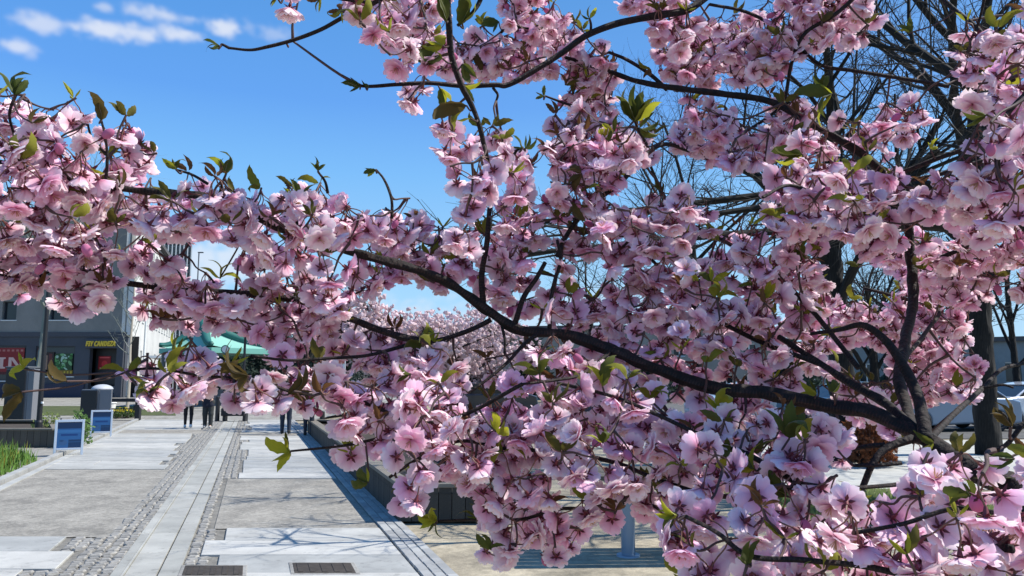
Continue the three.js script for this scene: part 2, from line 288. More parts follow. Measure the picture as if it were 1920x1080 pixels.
  for (let v = 9; v < 47; v += 1.0) {
    const w = (d, s) => UV(kerbU(s) + d, s);
    part('kerb_stone', stone([w(-.02, v + .004), w(.10, v + .004), w(.10, v + .996), w(-.02, v + .996)], -.03, .016, .008, O), M.kerb[1], kb);
    part('kerb_stone', stone([w(-.20, v + .004), w(-.08, v + .004), w(-.08, v + .996), w(-.20, v + .996)], -.03, .07, .012, O), M.kerb[0], kb);
  }
  const st = struct('sett_strip'); const far = []; let ns = 0;
  for (let v = 4.5; v < 36; v += .2) for (let k = 0; k < 3; k++) {
    const a = STRIP[0] + k * .093 + .004, b = a + .084, v0 = v + (k % 2) * .1, g = stone([UV(a, v0 + .005), UV(b, v0 + .005), UV(b, v0 + .195), UV(a, v0 + .195)], -.03, .006 + R() * .005, .006, O);
    if (ns < 240) { part('sett', g, M.setts[Math.floor(R() * 3)], st); ns++; } else far.push(g);
  }
  part('setts', join(far), M.setts[0], st).userData.kind = 'stuff';
  // square iron covers let into the slabs at the bottom of the picture
  for (const [x0, x1, y0, y1, l] of [[545, 676, 1057, 1079, 'rusty square manhole cover in the pale slabs, nearer the sett strip'], [332, 462, 1062, 1084, 'rusty square manhole cover beside the drain channel']]) {
    const f0 = -G(x0, y1).z, f1 = -G(x0, y0).z, u0 = G(x0, y1).dot(DU), u1 = G(x1, y1).dot(DU), c = UF((u0 + u1) / 2, (f0 + f1) / 2);
    const t = thing('manhole_cover', l, 'manhole cover', c), e = (a, b, f, g, h, n = 'frame', m = M.cobble[0]) => part(n, stone([UF(a, f), UF(b, f), UF(b, g), UF(a, g)].map((p) => p.sub(V(c.x, 0, c.z))), .005, h, .003, O), m, t);
    e(u0, u1, f0, f1, .012); e(u0 + .03, u1 - .03, f0 + .03, f1 - .03, .015, 'lid', M.rust);
    const lid = t.children[1];
    for (let k = 0; k < 5; k++) { const u = lerp(u0 + .08, u1 - .08, k / 4); part('rib', stone([UF(u - .02, f0 + .05), UF(u + .02, f0 + .05), UF(u + .02, f1 - .05), UF(u - .02, f1 - .05)].map((p) => p.sub(V(c.x, 0, c.z))), .014, .019, .002, O), M.rust, lid); }
  }
  // right: lawn, pale pavement and roads
  struct('lawn', sheet([V(3.0, 0, -9.4), V(6.4, 0, -8.8), V(6.2, 0, -11.0), V(3.4, 0, -11.6)], -.020), M.turf);
  struct('pavement', sheet([V(3.2, 0, -11.7), V(30, 0, -10.6), V(40, 0, -23.0), V(1.8, 0, -20.4)], -.016), M.pavementPale);
  struct('car_park', sheet([V(-2, 0, -21), V(60, 0, -23.4), V(90, 0, -70), V(-6, 0, -60)], -.012), M.asphalt);
  struct('grass_verge', sheet([at(60, 779, 33.6), at(330, 779, 33.6), at(320, 763, 39), at(0, 763, 39), at(-200, 779, 33.6)].map((p) => V(p.x, (-p.z - 31.5) / 14.1 * .6 + .012, p.z)), 0, true), M.turf);
  struct('side_lawn', sheet([V(-30, 0, -22.4), V(-15.2, 0, -22.4), V(-14.6, 0, -30.5), V(-30, 0, -30.5)], -.022), M.turf);
  struct('side_path', sheet([UV(kerbU(15) - .2, 15.5), UV(kerbU(42) - .2, 40), UV(-9.4, 40), UV(-6.6, 15.5)], -.015), M.paving);
  // long grass at the left edge, as blades
  const blades = [], q = rng(9);
  const gpos = [], gn = [], gc = [];
  for (let i = 0; i < 22000; i++) {
    const v = 10.5 + Math.pow(q(), .9) * 9.6, edge = kerbU(v) - .30, u = edge - Math.pow(q(), .8) * 5.2; if (v > 17.6 && u > edge - (v - 17.6) * .55) continue;
    const p = UV(u, v), h = (.10 + .28 * q() * q() + .12 * vnoise(p.x * 2, p.z * 2, 5)) * smooth(0, .35, edge - u + .12), a = q() * 6.28, w = .007 + q() * .008, lean = (q() - .2) * .8 * h, lx = Math.cos(a) * lean, lz = Math.sin(a) * lean, sx = Math.sin(a) * w, sz = -Math.cos(a) * w, t = .75 + q() * .6, yel = q() < .14 ? 1 : 0;
    const A = [p.x - sx, -.02, p.z - sz], Bq = [p.x + sx, -.02, p.z + sz], C = [p.x + lx * .4 + sx * .7, h * .6, p.z + lz * .4 + sz * .7], D = [p.x + lx * .4 - sx * .7, h * .6, p.z + lz * .4 - sz * .7], E = [p.x + lx, h, p.z + lz];
    for (const k of [A, Bq, C, A, C, D, D, C, E]) { gpos.push(...k); gn.push(sz / w * -.5, .8, sx / w * .5); gc.push((.11 + .13 * yel) * t, (.215 + .02 * yel) * t, .04 * t); }
  }
  const gg = new THREE.BufferGeometry(); gg.setAttribute('position', new THREE.Float32BufferAttribute(gpos, 3)); gg.setAttribute('normal', new THREE.Float32BufferAttribute(gn, 3)); gg.setAttribute('color', new THREE.Float32BufferAttribute(gc, 3));
  const grass = new THREE.Mesh(gg, M.grassV); grass.name = 'grass'; scene.add(grass); tag(grass, 'long bright green grass at the left edge beside the kerb', 'grass', null, 'stuff');
  // ragged turf on the small lawn on the right
  const rp = [], rn = [], rc = [];
  for (let i = 0; i < 9000; i++) { const x = 3.0 + q() * 3.3, z = -9.0 - q() * 2.4, h = .03 + q() * .05, a = q() * 6.28, w = .006, t = .7 + q() * .6; rp.push(x - w, -.02, z, x + w, -.02, z, x + Math.cos(a) * h * .6, h, z + Math.sin(a) * h * .6); for (let k = 0; k < 3; k++) { rn.push(0, 1, .1); rc.push(.16 * t, .22 * t, .05 * t); } }
  const rg = new THREE.BufferGeometry(); rg.setAttribute('position', new THREE.Float32BufferAttribute(rp, 3)); rg.setAttribute('normal', new THREE.Float32BufferAttribute(rn, 3)); rg.setAttribute('color', new THREE.Float32BufferAttribute(rc, 3));
  const turf = new THREE.Mesh(rg, M.grassV); turf.name = 'turf'; scene.add(turf); tag(turf, 'short grass of the small lawn under the cherry limb', 'grass', null, 'stuff');
}

// ------------------------------------------------------------------ low timber planters: boards, coping, soil
function planter(name, label, corners, h, boardW, m, cope) {          // corners counter clockwise, on the ground
  const o = corners[0], t = thing(name, label, 'planter', o), c = corners.map((p) => p.clone().sub(o)), R = rng(corners.length * 7 + Math.round(h * 100));
  for (let i = 0; i < c.length; i++) {
    const a = c[i], b = c[(i + 1) % c.length], d = b.clone().sub(a), L = d.length(), n = Math.max(1, Math.round(L / boardW)), ry = -Math.atan2(d.z, d.x);
    for (let k = 0; k < n; k++) { const w = L / n - .008, p = a.clone().addScaledVector(d, (k + .5) / n), bb = part('board', box(w, h - .03, .03 + (k % 3) * .0015), m[Math.floor(R() * m.length)], t, V(p.x, (h - .03) / 2, p.z), [0, ry, 0]); bb.translateZ(-.02); }
    const e = d.clone().normalize().multiplyScalar(.0), mid = a.clone().lerp(b, .5), cp = part('coping', rbox(L + .02, .045, .2, .006), cope, t, V(mid.x, h - .008 + i * .0012, mid.z), [0, ry, 0]); cp.translateZ(-.085);
  }
  part('soil', sheet(c, h - .10), M.soil, t);
  return t;
}
{
  const near = 8.86, a = V(G(745, 979).x, 0, -near), r = V(a.x + 1.5, 0, -near), len = 15.5;
  planter('timber_planter', 'long dark timber planter with pale coping along the right of the path', [a, r, r.clone().addScaledVector(DV, len - .45), UV(a.dot(DU) + .02, a.dot(DV) + len)], .40, .15, [M.woodDark, M.woodDark2], M.woodTop);
  const b = [G(-330, 838), G(112, 838), G(100, 815), G(-330, 815)];
  planter('timber_planter', 'grey timber planter with a light rim behind the lamp post', b, .42, .16, [M.wood, M.wood2], M.woodTop);
}

// ------------------------------------------------------------------ lamp posts, bollards, rails, bin
{
  const base = G(70, 833), t = thing('lamp_post', 'slim black lamp post beside the grey timber planter', 'lamp post', base);
  part('base', cyl(.10, .085, .55, 0, 0, 0, 14), M.black, t); part('pole', cyl(.062, .045, 4.3, 0, .55, 0, 14), M.black, t); part('collar', cyl(.09, .07, .05, 0, .54, 0, 14), M.black, t);
  const h = part('lantern', new THREE.LatheGeometry([[.03, 4.80], [.16, 4.86], [.2, 5.02], [.19, 5.06], [.02, 5.12]].map((q) => new THREE.Vector2(q[0], q[1])), 18), M.black, t); part('diffuser', cyl(.15, .15, .05, 0, 4.83, 0, 16), M.trim, h);
  part('clip', rbox(.05, .05, .05, .01, .08, 1.02, .05), M.white, t);
}
function farLamp(px, pyTop, F, label, m) {
  const x = at(px, 700, F).x, top = at(px, pyTop, F).y, t = thing('street_lamp', label, 'street lamp', V(x, 0, -F));
  part('pole', cyl(.085, .05, top, 0, 0, 0, 10), m, t); part('lamp_head', rbox(.5, .10, .22, .04, .16, top + .03, 0), M.cabinet, t);
}
farLamp(645, 505, 38, 'tall grey street lamp behind the middle of the cherry branches', M.alu); farLamp(517, 610, 42, 'thin pale street lamp standing right of the green pavilion roof', M.alu); farLamp(457, 632, 36, 'dark street lamp in front of the green pavilion roof', M.black);
farLamp(362, 474, 70, 'thin grey mast in the gap of sky right of the office tower', M.cabinet); farLamp(1152, 470, 40, 'grey street lamp between the cherry branches right of the middle', M.alu);
function bollard(px, py, h, r, label, ring) { const p = G(px, py), t = thing('bollard', label, 'bollard', p); part('post', cyl(r, r * .95, h, 0, 0, 0, 14), M.black, t); part('cap', new THREE.SphereGeometry(r * .97, 14, 8, 0, 6.2832, 0, 1.5708).scale(1, .5, 1).translate(0, h, 0), M.black, t); return t; }
bollard(407, 790, .93, .085, 'tall black post on the path beside the walker in the dark jacket'); bollard(604, 790, .36, .1, 'short black bollard beside the walker in the magenta jacket'); 
{
  const p = G(258, 788), t = thing('barrier_rail', 'black rail barrier on a stout post beside the yellow flower bed', 'barrier', p);
  part('post', rbox(.19, .94, .19, .02, 0, .47, 0), M.black, t); part('rail', rbox(1.5, .14, .06, .01, -.8, .80, 0), M.blackSoft, t); part('rail', rbox(1.5, .05, .05, .01, -.8, .45, 0), M.blackSoft, t); part('post', rbox(.08, .88, .08, .01, -1.5, .44, 0), M.blackSoft, t); part('bracket', rbox(.12, .2, .12, .02, -.12, .5, 0), M.black, t);
  const b = G(461, 790), s = thing('bench', 'low black bench across the end of the drain channel', 'bench', b);
  part('seat', rbox(.92, .30, .42, .03, -.46, .36, 0), M.blackSoft, s); part('leg', rbox(.12, .42, .3, .02, -.03, .21, 0), M.black, s); part('leg', rbox(.10, .22, .3, .02, -.82, .11, 0), M.black, s);
  const c = at(203, 783, 32.4); c.y = .04; const w = thing('litter_bin', 'small white litter bin beside the dark information cabinet', 'bin', c);
  part('body', cyl(.2, .27, .62, 0, 0, 0, 18), M.white, w); part('rim', new THREE.TorusGeometry(.27, .025, 8, 20).rotateX(1.5708).translate(0, .62, 0), M.white, w);
}
// ------------------------------------------------------------------ cabinets
function cabinet(px0, px1, pxS, pyB, pyT, label, dome) {               // front from px0 to px1, lit side to pxS
  const a = G(px0, pyB), b = G(px1, pyB), w = b.x - a.x, s = (pxS - px1) / (px1 - px0) * w, h = at(px0, pyT, -a.z).y, t = thing('information_cabinet', label, 'cabinet', V((a.x + b.x) / 2, 0, a.z));
  const turn = .0, d = .8; t.rotation.y = turn;
  const c = part('body', rbox(w, h, d, .03, 0, h / 2 + .001, -d / 2), M.cabinet, t); part('front_panel', rbox(w * .94, h * .93, .03, .01, -.01, h * .5, .012), M.black, t); part('plinth', box(w * .9, .05, d * .9, 0, .025, -d / 2), M.blackSoft, t);
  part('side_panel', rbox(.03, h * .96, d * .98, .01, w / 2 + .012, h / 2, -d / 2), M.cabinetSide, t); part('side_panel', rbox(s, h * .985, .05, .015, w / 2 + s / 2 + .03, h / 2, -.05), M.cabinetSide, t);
  if (dome) part('lid', new THREE.SphereGeometry(.55, 24, 8, 0, 6.2832, 0, 1.5708).scale(w * 1.02, .30, d * .9).translate(s / 2, h, -d / 2), M.cabinetTop, t); else part('lid', rbox(w + .06, .06, d + .06, .02, 0, h + .03, -d / 2), M.cabinet, t);
}
cabinet(148, 180, 203, 803, 730, 'dark cabinet with a rounded grey lid behind the farther blue sign', true); cabinet(4, 44, 55, 797, 690, 'tall black cabinet standing in the grass left of the lamp post', false);

// ------------------------------------------------------------------ the two blue sandwich boards
const boardPrint = (seedNo) => {
  const c = document.createElement('canvas'); c.width = 256; c.height = 400; const x = c.getContext('2d'), q = rng(seedNo);
  x.fillStyle = '#234f80'; x.fillRect(0, 0, 256, 400); x.fillStyle = '#0b2244'; x.fillRect(0, 0, 256, 112); x.fillStyle = '#1f4a7c'; x.fillRect(0, 112, 256, 18); x.fillStyle = '#2c5c8e'; x.fillRect(0, 132, 256, 40);
  x.fillStyle = '#0e3166'; x.fillRect(40, 190, 176, 30); x.fillStyle = '#2c4d77'; x.beginPath(); x.ellipse(66, 318, 46, 40, 0, 0, 7); x.fill(); x.fillStyle = '#1c3a61'; x.beginPath(); x.ellipse(50, 290, 24, 14, 0, 0, 7); x.fill(); x.fillStyle = '#0e2a4e'; x.fillRect(122, 276, 134, 124); x.fillStyle = '#1c4068'; x.fillRect(122, 304, 134, 12);
  for (let k = 0; k < 5; k++) { x.fillStyle = '#1f4f86'; x.fillRect(24, 240 + k * 6, 60 + q() * 120, 2.5); }
  const t = new THREE.CanvasTexture(c); t.colorSpace = THREE.SRGBColorSpace; return t;
};
function aBoard(px0, px1, pyT, pyB, label, seedNo) {
  const a = G(px0, pyB), b = G(px1, pyB + 3), w = .50, F = -a.z, h = at(px0, pyT, F).y * 1.01, t = thing('sandwich_board', label, 'sign board', V((a.x + b.x) / 2, 0, a.z), Math.atan2(-(a.x + b.x) / 2, -a.z) - .02), tilt = .13, print = boardPrint(seedNo), pm = mat(1, 1, 1, .35, { map: print });
  for (const s of [1, -1]) {
    const f = part('frame', [rbox(.05, h, .03, .008, -w / 2, h / 2, 0), rbox(.05, h, .03, .008, w / 2, h / 2, 0), rbox(w - .05, .05, .03, .008, 0, h - .025, 0), rbox(w - .05, .04, .03, .008, 0, h * .185, 0)], M.alu, t, V(0, 0, s * .15), [-s * tilt, s > 0 ? 0 : Math.PI, 0]);
    if (s < 0) f.rotation.set(tilt, 0, 0);
    part('poster', new THREE.PlaneGeometry(w - .05, h * .76).translate(0, h * .585, s * .006), pm, f); part('backing', box(w - .05, h * .76, .006, 0, h * .585, 0), M.white, f);
  }
  part('hinge', [cyl(.012, .012, .06, -w * .35, h - .03, 0, 8), cyl(.012, .012, .06, w * .35, h - .03, 0, 8)], M.iron, t);
}
aBoard(97, 141, 787, 853, 'blue sandwich board with a metal frame, nearest of the two, beside the long grass', 3); aBoard(160, 196, 769, 819, 'blue sandwich board in front of the dark cabinet with the rounded lid', 4);

// ------------------------------------------------------------------ small plants on the left
function leafPlant(name, label, category, pos, h, w, n, m, seedNo, flower) {
  const t = thing(name, label, category, pos), q = rng(seedNo), g = new THREE.BufferGeometry(), p = [], s = new Sticks(3), fl = new THREE.BufferGeometry(), fp = [];
  for (let i = 0; i < n; i++) {
    const a = q() * 6.28, r = Math.sqrt(q()) * w / 2, y = h * (.12 + q() * .88) * (1 - .45 * (r * 2 / w) ** 2), c = V(Math.cos(a) * r, y, Math.sin(a) * r), L = .05 + q() * .07, d = V(q() - .5, q() - .2, q() - .5).normalize().multiplyScalar(L), e = V(q() - .5, q() - .5, q() - .5).normalize().multiplyScalar(L * .38), tgt = flower && y > h * .6 && q() < .5 ? fp : p, tip = c.clone().add(d), m1 = c.clone().addScaledVector(d, .5).add(e), m2 = c.clone().addScaledVector(d, .5).sub(e);
    for (const k of [c, m1, m2, m2, m1, tip]) tgt.push(k.x, k.y, k.z);
    if (i % 9 === 0) s.add(V(c.x * .2, 0, c.z * .2), c, .006, .003);
  }
  g.setAttribute('position', new THREE.Float32BufferAttribute(p, 3)); g.computeVertexNormals(); part('foliage', g, m, t); part('stems', s.build(), M.twig, t);
  if (fp.length) { fl.setAttribute('position', new THREE.Float32BufferAttribute(fp, 3)); fl.computeVertexNormals(); part('flowers', fl, flower, t); }
  return t;
}
leafPlant('fern', 'feathery green plant between the two blue sandwich boards', 'plant', G(148, 838), .85, .5, 420, M.fern, 11); leafPlant('leafy_shrub', 'yellowish shrub in the grey timber planter left of the nearest sign', 'shrub', G(86, 826).add(V(0, .02, 0)), .75, .7, 380, M.grassLight, 12);
leafPlant('flower_bed', 'low bed of yellow flowers beside the barrier post', 'flower bed', at(232, 783, 32.6).setY(.03), .42, 1.3, 900, M.fernDark, 13, M.yellow);
leafPlant('copper_shrub', 'rust coloured shrub beyond the lawn under the cherry limb', 'shrub', G(1632, 872).setY(-.02), 1.12, .95, 2600, M.copper, 14);
{ // slim young tree by the flower bed
  const b = at(237, 785, 32.8).setY(.03), t = thing('young_tree', 'slim young tree with a pale trunk beside the yellow flower bed', 'tree', b), q = rng(21), s = new Sticks(3);
  part('trunk', tube([V(0, 0, 0), V(.03, 1.5, 0), V(-.02, 3, 0), V(.02, 4.6, 0), V(0, 6, 0)], [.075, .066, .055, .04, .02], 8, 3), M.birch, t);
  const lim = []; for (let i = 0; i < 14; i++) { const y = 2.6 + i * .24, a = q() * 6.28, L = 1.5 - i * .06, e = V(Math.cos(a) * L * .6, y + L * .7, Math.sin(a) * L * .6); part('limb', tube([V(0, y, 0), V(Math.cos(a) * L * .3, y + L * .25, Math.sin(a) * L * .3), e], [.02, .013, .006], 5, 2), M.paleTwig, t); for (let k = 0; k < 7; k++) { const p = V(0, y, 0).lerp(e, .3 + q() * .7); s.add(p, p.clone().add(V(q() - .5, q() * .7, q() - .5).multiplyScalar(.7)), .006, .003); } }
  part('twigs', s.build(), M.paleTwig, t).userData.kind = 'stuff';
}

// ------------------------------------------------------------------ picnic table on the sand
{
  const p = G(1178, 1036), t = thing('picnic_table', 'blue grey table on a steel pedestal in the sand below the blossom', 'table', V(p.x, -.03, p.z), .04);
  for (const x of [0, 1.05]) { part('pedestal', [cyl(.062, .070, .70, x, 0, 0, 20), cyl(.11, .105, .016, x, 0, 0, 20)], M.steelBlue, t); part('bracket', rbox(.5, .03, .5, .006, x, .70, 0), M.steelBlue, t); }
  for (let k = 0; k < 6; k++) part('tabletop_board', rbox(1.9, .04, .125, .006, .5, .74, -.33 + k * .132), [M.wood, M.wood2][k % 2], t);
}
const font = await new FontLoader().loadAsync('fonts/droid/droid_sans_bold.typeface.json');
const letters = (s, size, depth) => { const g = new TextGeometry(s, { font, size, depth, curveSegments: 3, bevelEnabled: true, bevelSize: .022, bevelThickness: .01, bevelSegments: 1 }); g.computeBoundingBox(); const b = g.boundingBox; g.translate(-(b.min.x + b.max.x) / 2, -(b.min.y + b.max.y) / 2, 0); g.userData.w = b.max.x - b.min.x; return g; };

// ------------------------------------------------------------------ the shop house on the left
// a wall with openings: shape in (x, y), extruded back from z = 0
function wall(x0, x1, y0, y1, holes, thick = .3) {
  const s = new THREE.Shape([[x0, y0], [x1, y0], [x1, y1], [x0, y1]].map((q) => new THREE.Vector2(...q)));
  for (const [a, b, c, d] of holes) s.holes.push(new THREE.Path([[a, c], [a, d], [b, d], [b, c]].map((q) => new THREE.Vector2(...q))));
  return new THREE.ExtrudeGeometry(s, { depth: thick, bevelEnabled: false }).translate(0, 0, -thick);
}
function windowIn(parent, [a, b, c, d], back, mframe, mull = 1, pane = M.glassDark, trans = 0) {
  const w = b - a, h = d - c, x = (a + b) / 2, y = (c + d) / 2, f = .07, g = [box(w, f, .06, 0, h / 2 - f / 2, 0), box(w, f, .06, 0, -h / 2 + f / 2, 0), box(f, h - 2 * f, .06, -w / 2 + f / 2, 0, 0), box(f, h - 2 * f, .06, w / 2 - f / 2, 0, 0)];
  for (let k = 1; k < mull + 1; k++) if (mull > 1 || trans) g.push(box(.05, h - 2 * f, .05, -w / 2 + w * k / (mull + 1), 0, 0)); if (trans) g.push(box(w - 2 * f, .045, .045, 0, h / 2 - trans, .002));
  const o = part('window', g, mframe, parent, V(x, y, -back)); part('pane', box(w - .1, h - .1, .012, 0, 0, -.04), pane, o); part('sill', box(w + .1, .05, .2, 0, -h / 2 - .022, back / 2 + .02), M.trim, o);
  return o;
}
{
  const F = 46, c0 = at(230, 745, F), gy = .6, X = (px) => at(px, 700, F).x - c0.x, Y = (py) => at(230, py, F).y - gy, top = Y(400), W = -34;
  const t = thing('shop_building', 'grey shop house with a dark ground floor, yellow shop letters and a white sunlit side', 'building', V(c0.x, gy, -F));
  // the front: pale grey storeys over a dark ground floor
  const up = [[85, 130], [-5, 22], [-95, -50], [-180, -130]].flatMap(([a, b]) => [[600, 565], [492, 455]].map(([p, q]) => [X(a), X(b), Y(p), Y(q)]));
  part('upper_wall', wall(W, 0, Y(625), top, up), M.wallGrey, t); for (const h of up) windowIn(t, h, .2, M.frame, 1);
  part('band', box(-W + .06, .28, .42, W / 2 + .02, Y(627), -.15), M.wallDark2, t);
  const low = [[X(-40), X(46), Y(714), Y(648)], [X(64), X(138), Y(706), Y(649)], [X(166), X(217), 0, Y(652)], [X(-180), X(-70), Y(714), Y(648)]];
  part('shop_wall', wall(W, 0, 0, Y(627) - .14, low, .35), M.wallDark, t);
  const w1 = windowIn(t, low[0], .1, M.frame, 0, M.glassDark), w2 = windowIn(t, low[1], .1, M.frame, 0, M.glassDark), w3 = windowIn(t, low[3], .1, M.frame, 1);
  // what stands in the shop windows
  const pst = (p, x0, x1, y0, y1, fn, name = 'poster') => { const c = document.createElement('canvas'); c.width = 256; c.height = 256; fn(c.getContext('2d')); const tx = new THREE.CanvasTexture(c); tx.colorSpace = THREE.SRGBColorSpace; return part(name, box(X(x1) - X(x0), Y(y0) - Y(y1), .02, (X(x0) + X(x1)) / 2, (Y(y0) + Y(y1)) / 2, -.06), mat(1, 1, 1, .6, { map: tx }), p); };
  const local = (w, h) => { const g = new THREE.Group(); return g; };
  pst(t, -36, 42, 652, 702, (x) => { x.fillStyle = '#7d1418'; x.fillRect(0, 0, 256, 256); x.fillStyle = '#c9a9a0'; x.font = 'bold 150px sans-serif'; x.fillText('UJIN', -66 + 0, 200, 330); x.fillStyle = '#a8665f'; for (let k = 0; k < 9; k++) x.fillRect(8 + k * 28, 16, 16, 20); x.fillStyle = '#4a0c10'; x.fillRect(0, 232, 256, 24); }, 'shop_poster');
  pst(t, 100, 133, 663, 694, (x) => { x.fillStyle = '#1d3d1a'; x.fillRect(0, 0, 256, 256); const q = rng(8); for (let k = 0; k < 40; k++) { x.fillStyle = ['#2f6a2a', '#4c8a4a', '#9ab8a4', '#1f4d1f', '#6f9f6a'][k % 5]; x.beginPath(); x.ellipse(q() * 256, q() * 256, 14 + q() * 34, 8 + q() * 20, q() * 3, 0, 7); x.fill(); } }, 'shop_poster');
  pst(t, 80, 98, 660, 700, (x) => { x.fillStyle = '#2a1a16'; x.fillRect(0, 0, 256, 256); x.fillStyle = '#8a6e5c'; x.fillRect(30, 40, 60, 170); x.fillStyle = '#5a2624'; x.fillRect(120, 20, 90, 220); }, 'shop_poster');
  pst(t, 80, 135, 694, 702, (x) => { x.fillStyle = '#6b5a12'; x.fillRect(0, 0, 256, 256); x.fillStyle = '#b39a2c'; for (let k = 0; k < 9; k++) x.fillRect(10 + k * 28, 60, 14, 140); }, 'shop_poster');
  pst(t, 66, 78, 652, 690, (x) => { x.fillStyle = '#43201c'; x.fillRect(0, 0, 256, 256); x.fillStyle = '#7d3f34'; x.fillRect(40, 60, 180, 120); }, 'shop_poster');
  // doorway with a red notice, steps
  const dx = (X(166) + X(217)) / 2, dw = X(217) - X(166);
  const door = part('door', [box(dw, Y(652) - .75, .08, dx, .75 + (Y(652) - .75) / 2, -.75)], M.black, t); part('handle', rbox(.04, .3, .05, .01, dx + dw * .3, 2.0, -.69), M.alu, door);
  pst(t, 172, 195, 667, 692, (x) => { x.fillStyle = '#8f0f18'; x.fillRect(0, 0, 256, 256); x.fillStyle = '#d8555a'; x.fillRect(20, 16, 210, 26); x.fillStyle = '#c22a30'; x.beginPath(); x.arc(128, 150, 62, 0, 7); x.fill(); x.fillStyle = '#e0a0a0'; x.fillRect(30, 226, 60, 14); }, 'notice').position.z = -.62;
  for (let k = 0; k < 3; k++) part('step', rbox(dw, .22, .35, .015, dx, .11 + k * .23, -.02 - k * .25), M.cabinet, t);
  const sg = part('sign_board', rbox(X(219) - X(158), Y(636) - Y(653), .12, .02, (X(219) + X(158)) / 2, (Y(636) + Y(653)) / 2, .07), M.wallDark2, t);
  { const g = letters('FIY CANDEZA', .36, .05), k = (X(217) - X(160)) / g.userData.w; g.applyMatrix4(new THREE.Matrix4().makeShear(0, 0, .18, 0, 0, 0)); part('lettering', g.scale(k * .98, k * 1.35, 1), M.yellowSign, sg, V((X(219) + X(158)) / 2, (Y(636) + Y(653)) / 2, .131)); }
  part('pier', rbox(X(230) - X(219) + .06, Y(627), .18, .02, X(224.5), Y(627) / 2, .04), M.wallDark2, t); part('base_course', box(X(160) - W, .8, .14, (X(160) + W) / 2, .4, .03), M.navy, t);
  // the white side runs back along the path
  const sideTurn = Math.PI / 2 + 18.3 * Math.PI / 180, L = 26, sx = L * Math.cos(sideTurn), sz = -L * Math.sin(sideTurn), sd = new THREE.Group(), holes = [], rows = [[.9, 3.0], [4.9, 7.0], [8.2, 10.3]];
  for (let i = 0; i < 15; i++) for (const r of rows) if (r[0] > 1 || i % 2) holes.push([.5 + i * 1.9, 1.35 + i * 1.9, r[0], r[1]]);
  const sw = part('side_wall', wall(.02, L, 0, top, holes, .3), M.wallWhite, t, V(0.004, 0, -.02), [0, sideTurn, 0]);
  for (const h of holes) { const o = windowIn(sw, h, .12, M.trim, 0, M.glassDark); }
  part('corner_pilaster', box(.35, Y(522) - Y(628), .3, .16, (Y(522) + Y(628)) / 2, -.12), M.wallWhite, t);
  const plan = [V(W, 0, .3), V(.35, 0, .3), V(sx + .35, 0, sz), V(W, 0, sz)];
  part('roof_slab', [sheet(plan, top + .30), sheet(plan.map((p) => p.clone()), top + .02), box(-W + .35, .28, .1, (W + .35) / 2, top + .16, .28), box(L, .28, .1).rotateY(sideTurn).translate(sx / 2 + .33, top + .16, sz / 2)], M.roofDark, t);
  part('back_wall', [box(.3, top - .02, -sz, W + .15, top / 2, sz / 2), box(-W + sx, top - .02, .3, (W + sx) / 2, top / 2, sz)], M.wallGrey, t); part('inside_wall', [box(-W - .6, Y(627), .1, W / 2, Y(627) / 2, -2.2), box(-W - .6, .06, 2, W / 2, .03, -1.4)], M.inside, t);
  const ev = part('drainpipe', cyl(.07, .07, Y(520), .55, 0, 0, 8), M.trim, t, V(0, 0, -1.2));
  // first floor oriel and canopy on the white side
  part('canopy', box(1.2, .14, 9, 0, 0, 0), M.trim, t, V(.2, Y(668), -5.2), [0, sideTurn - Math.PI / 2, 0]);
}
function block(name, label, px0, px1, pyT, F, D, m, cols, rows, win, storey, group) {   // a farther house, front square to the view
  const a = at(px0, 700, F), b = at(px1, 700, F), w = b.x - a.x, h = at(px0, pyT, F).y, t = thing(name, label, 'building', V((a.x + b.x) / 2, 0, -F), Math.atan2(-(a.x + b.x) / 2, F), group), holes = [];
  for (let i = 0; i < cols; i++) for (let k = 0; k < rows; k++) { const cw = w / cols, ch = (h - .8) / rows; holes.push([-w / 2 + cw * (i + .5 - win[0] / 2), -w / 2 + cw * (i + .5 + win[0] / 2), ch * (k + .5 - win[1] / 2) + .3, ch * (k + .5 + win[1] / 2) + .3]); }
  part('wall', wall(-w / 2, w / 2, 0, h, holes), m, t); for (const q of holes) { const o = part('window', [box(q[1] - q[0], .09, .1, 0, (q[3] - q[2]) / 2 - .045, 0), box(q[1] - q[0], .09, .1, 0, -(q[3] - q[2]) / 2 + .045, 0), box(.09, q[3] - q[2], .1, 0, 0, 0)], M.trim, t, V((q[0] + q[1]) / 2, (q[2] + q[3]) / 2, -.15)); part('pane', box(q[1] - q[0], q[3] - q[2], .02, 0, 0, -.08), M.glassDark, o); }
  part('side_wall', [box(.3, h, D, -w / 2 + .15, h / 2, -D / 2 - .3), box(.3, h, D, w / 2 - .15, h / 2, -D / 2 - .3)], m, t); part('roof', box(w + .5, .35, D + .6, 0, h + .17, -D / 2), M.roofDark, t);
  return t;
}
{
  const t = block('tower_block', 'grey office tower with pale fins behind the white side of the shop house', 262, 344, 428, 92, 20, M.wallTower, 6, 9, [.6, .6]);
  for (let i = 0; i < 13; i++) { const w = at(344, 700, 92).x - at(262, 700, 92).x; part('fin', box(.12, at(262, 428, 92).y, .5, -w / 2 + w * i / 12, at(262, 428, 92).y / 2, .26), M.trim, t); }
  block('far_house', 'distant brick coloured house behind the green pavilion', 395, 560, 640, 105, 14, M.brickFar, 9, 3, [.5, .5], 3); block('far_house', 'distant grey flat roofed house behind the white flowering cherry', 560, 880, 612, 120, 14, M.wallBeige, 12, 4, [.55, .5], 3);
  block('low_building', 'low beige building behind the middle of the cherry limb', 830, 1420, 618, 66, 12, M.wallBeige, 14, 2, [.5, .42], 3); block('low_building', 'low grey building at the right edge behind the bare trees', 1420, 2150, 642, 62, 12, M.wallTower, 15, 1, [.5, .42], 3);
}
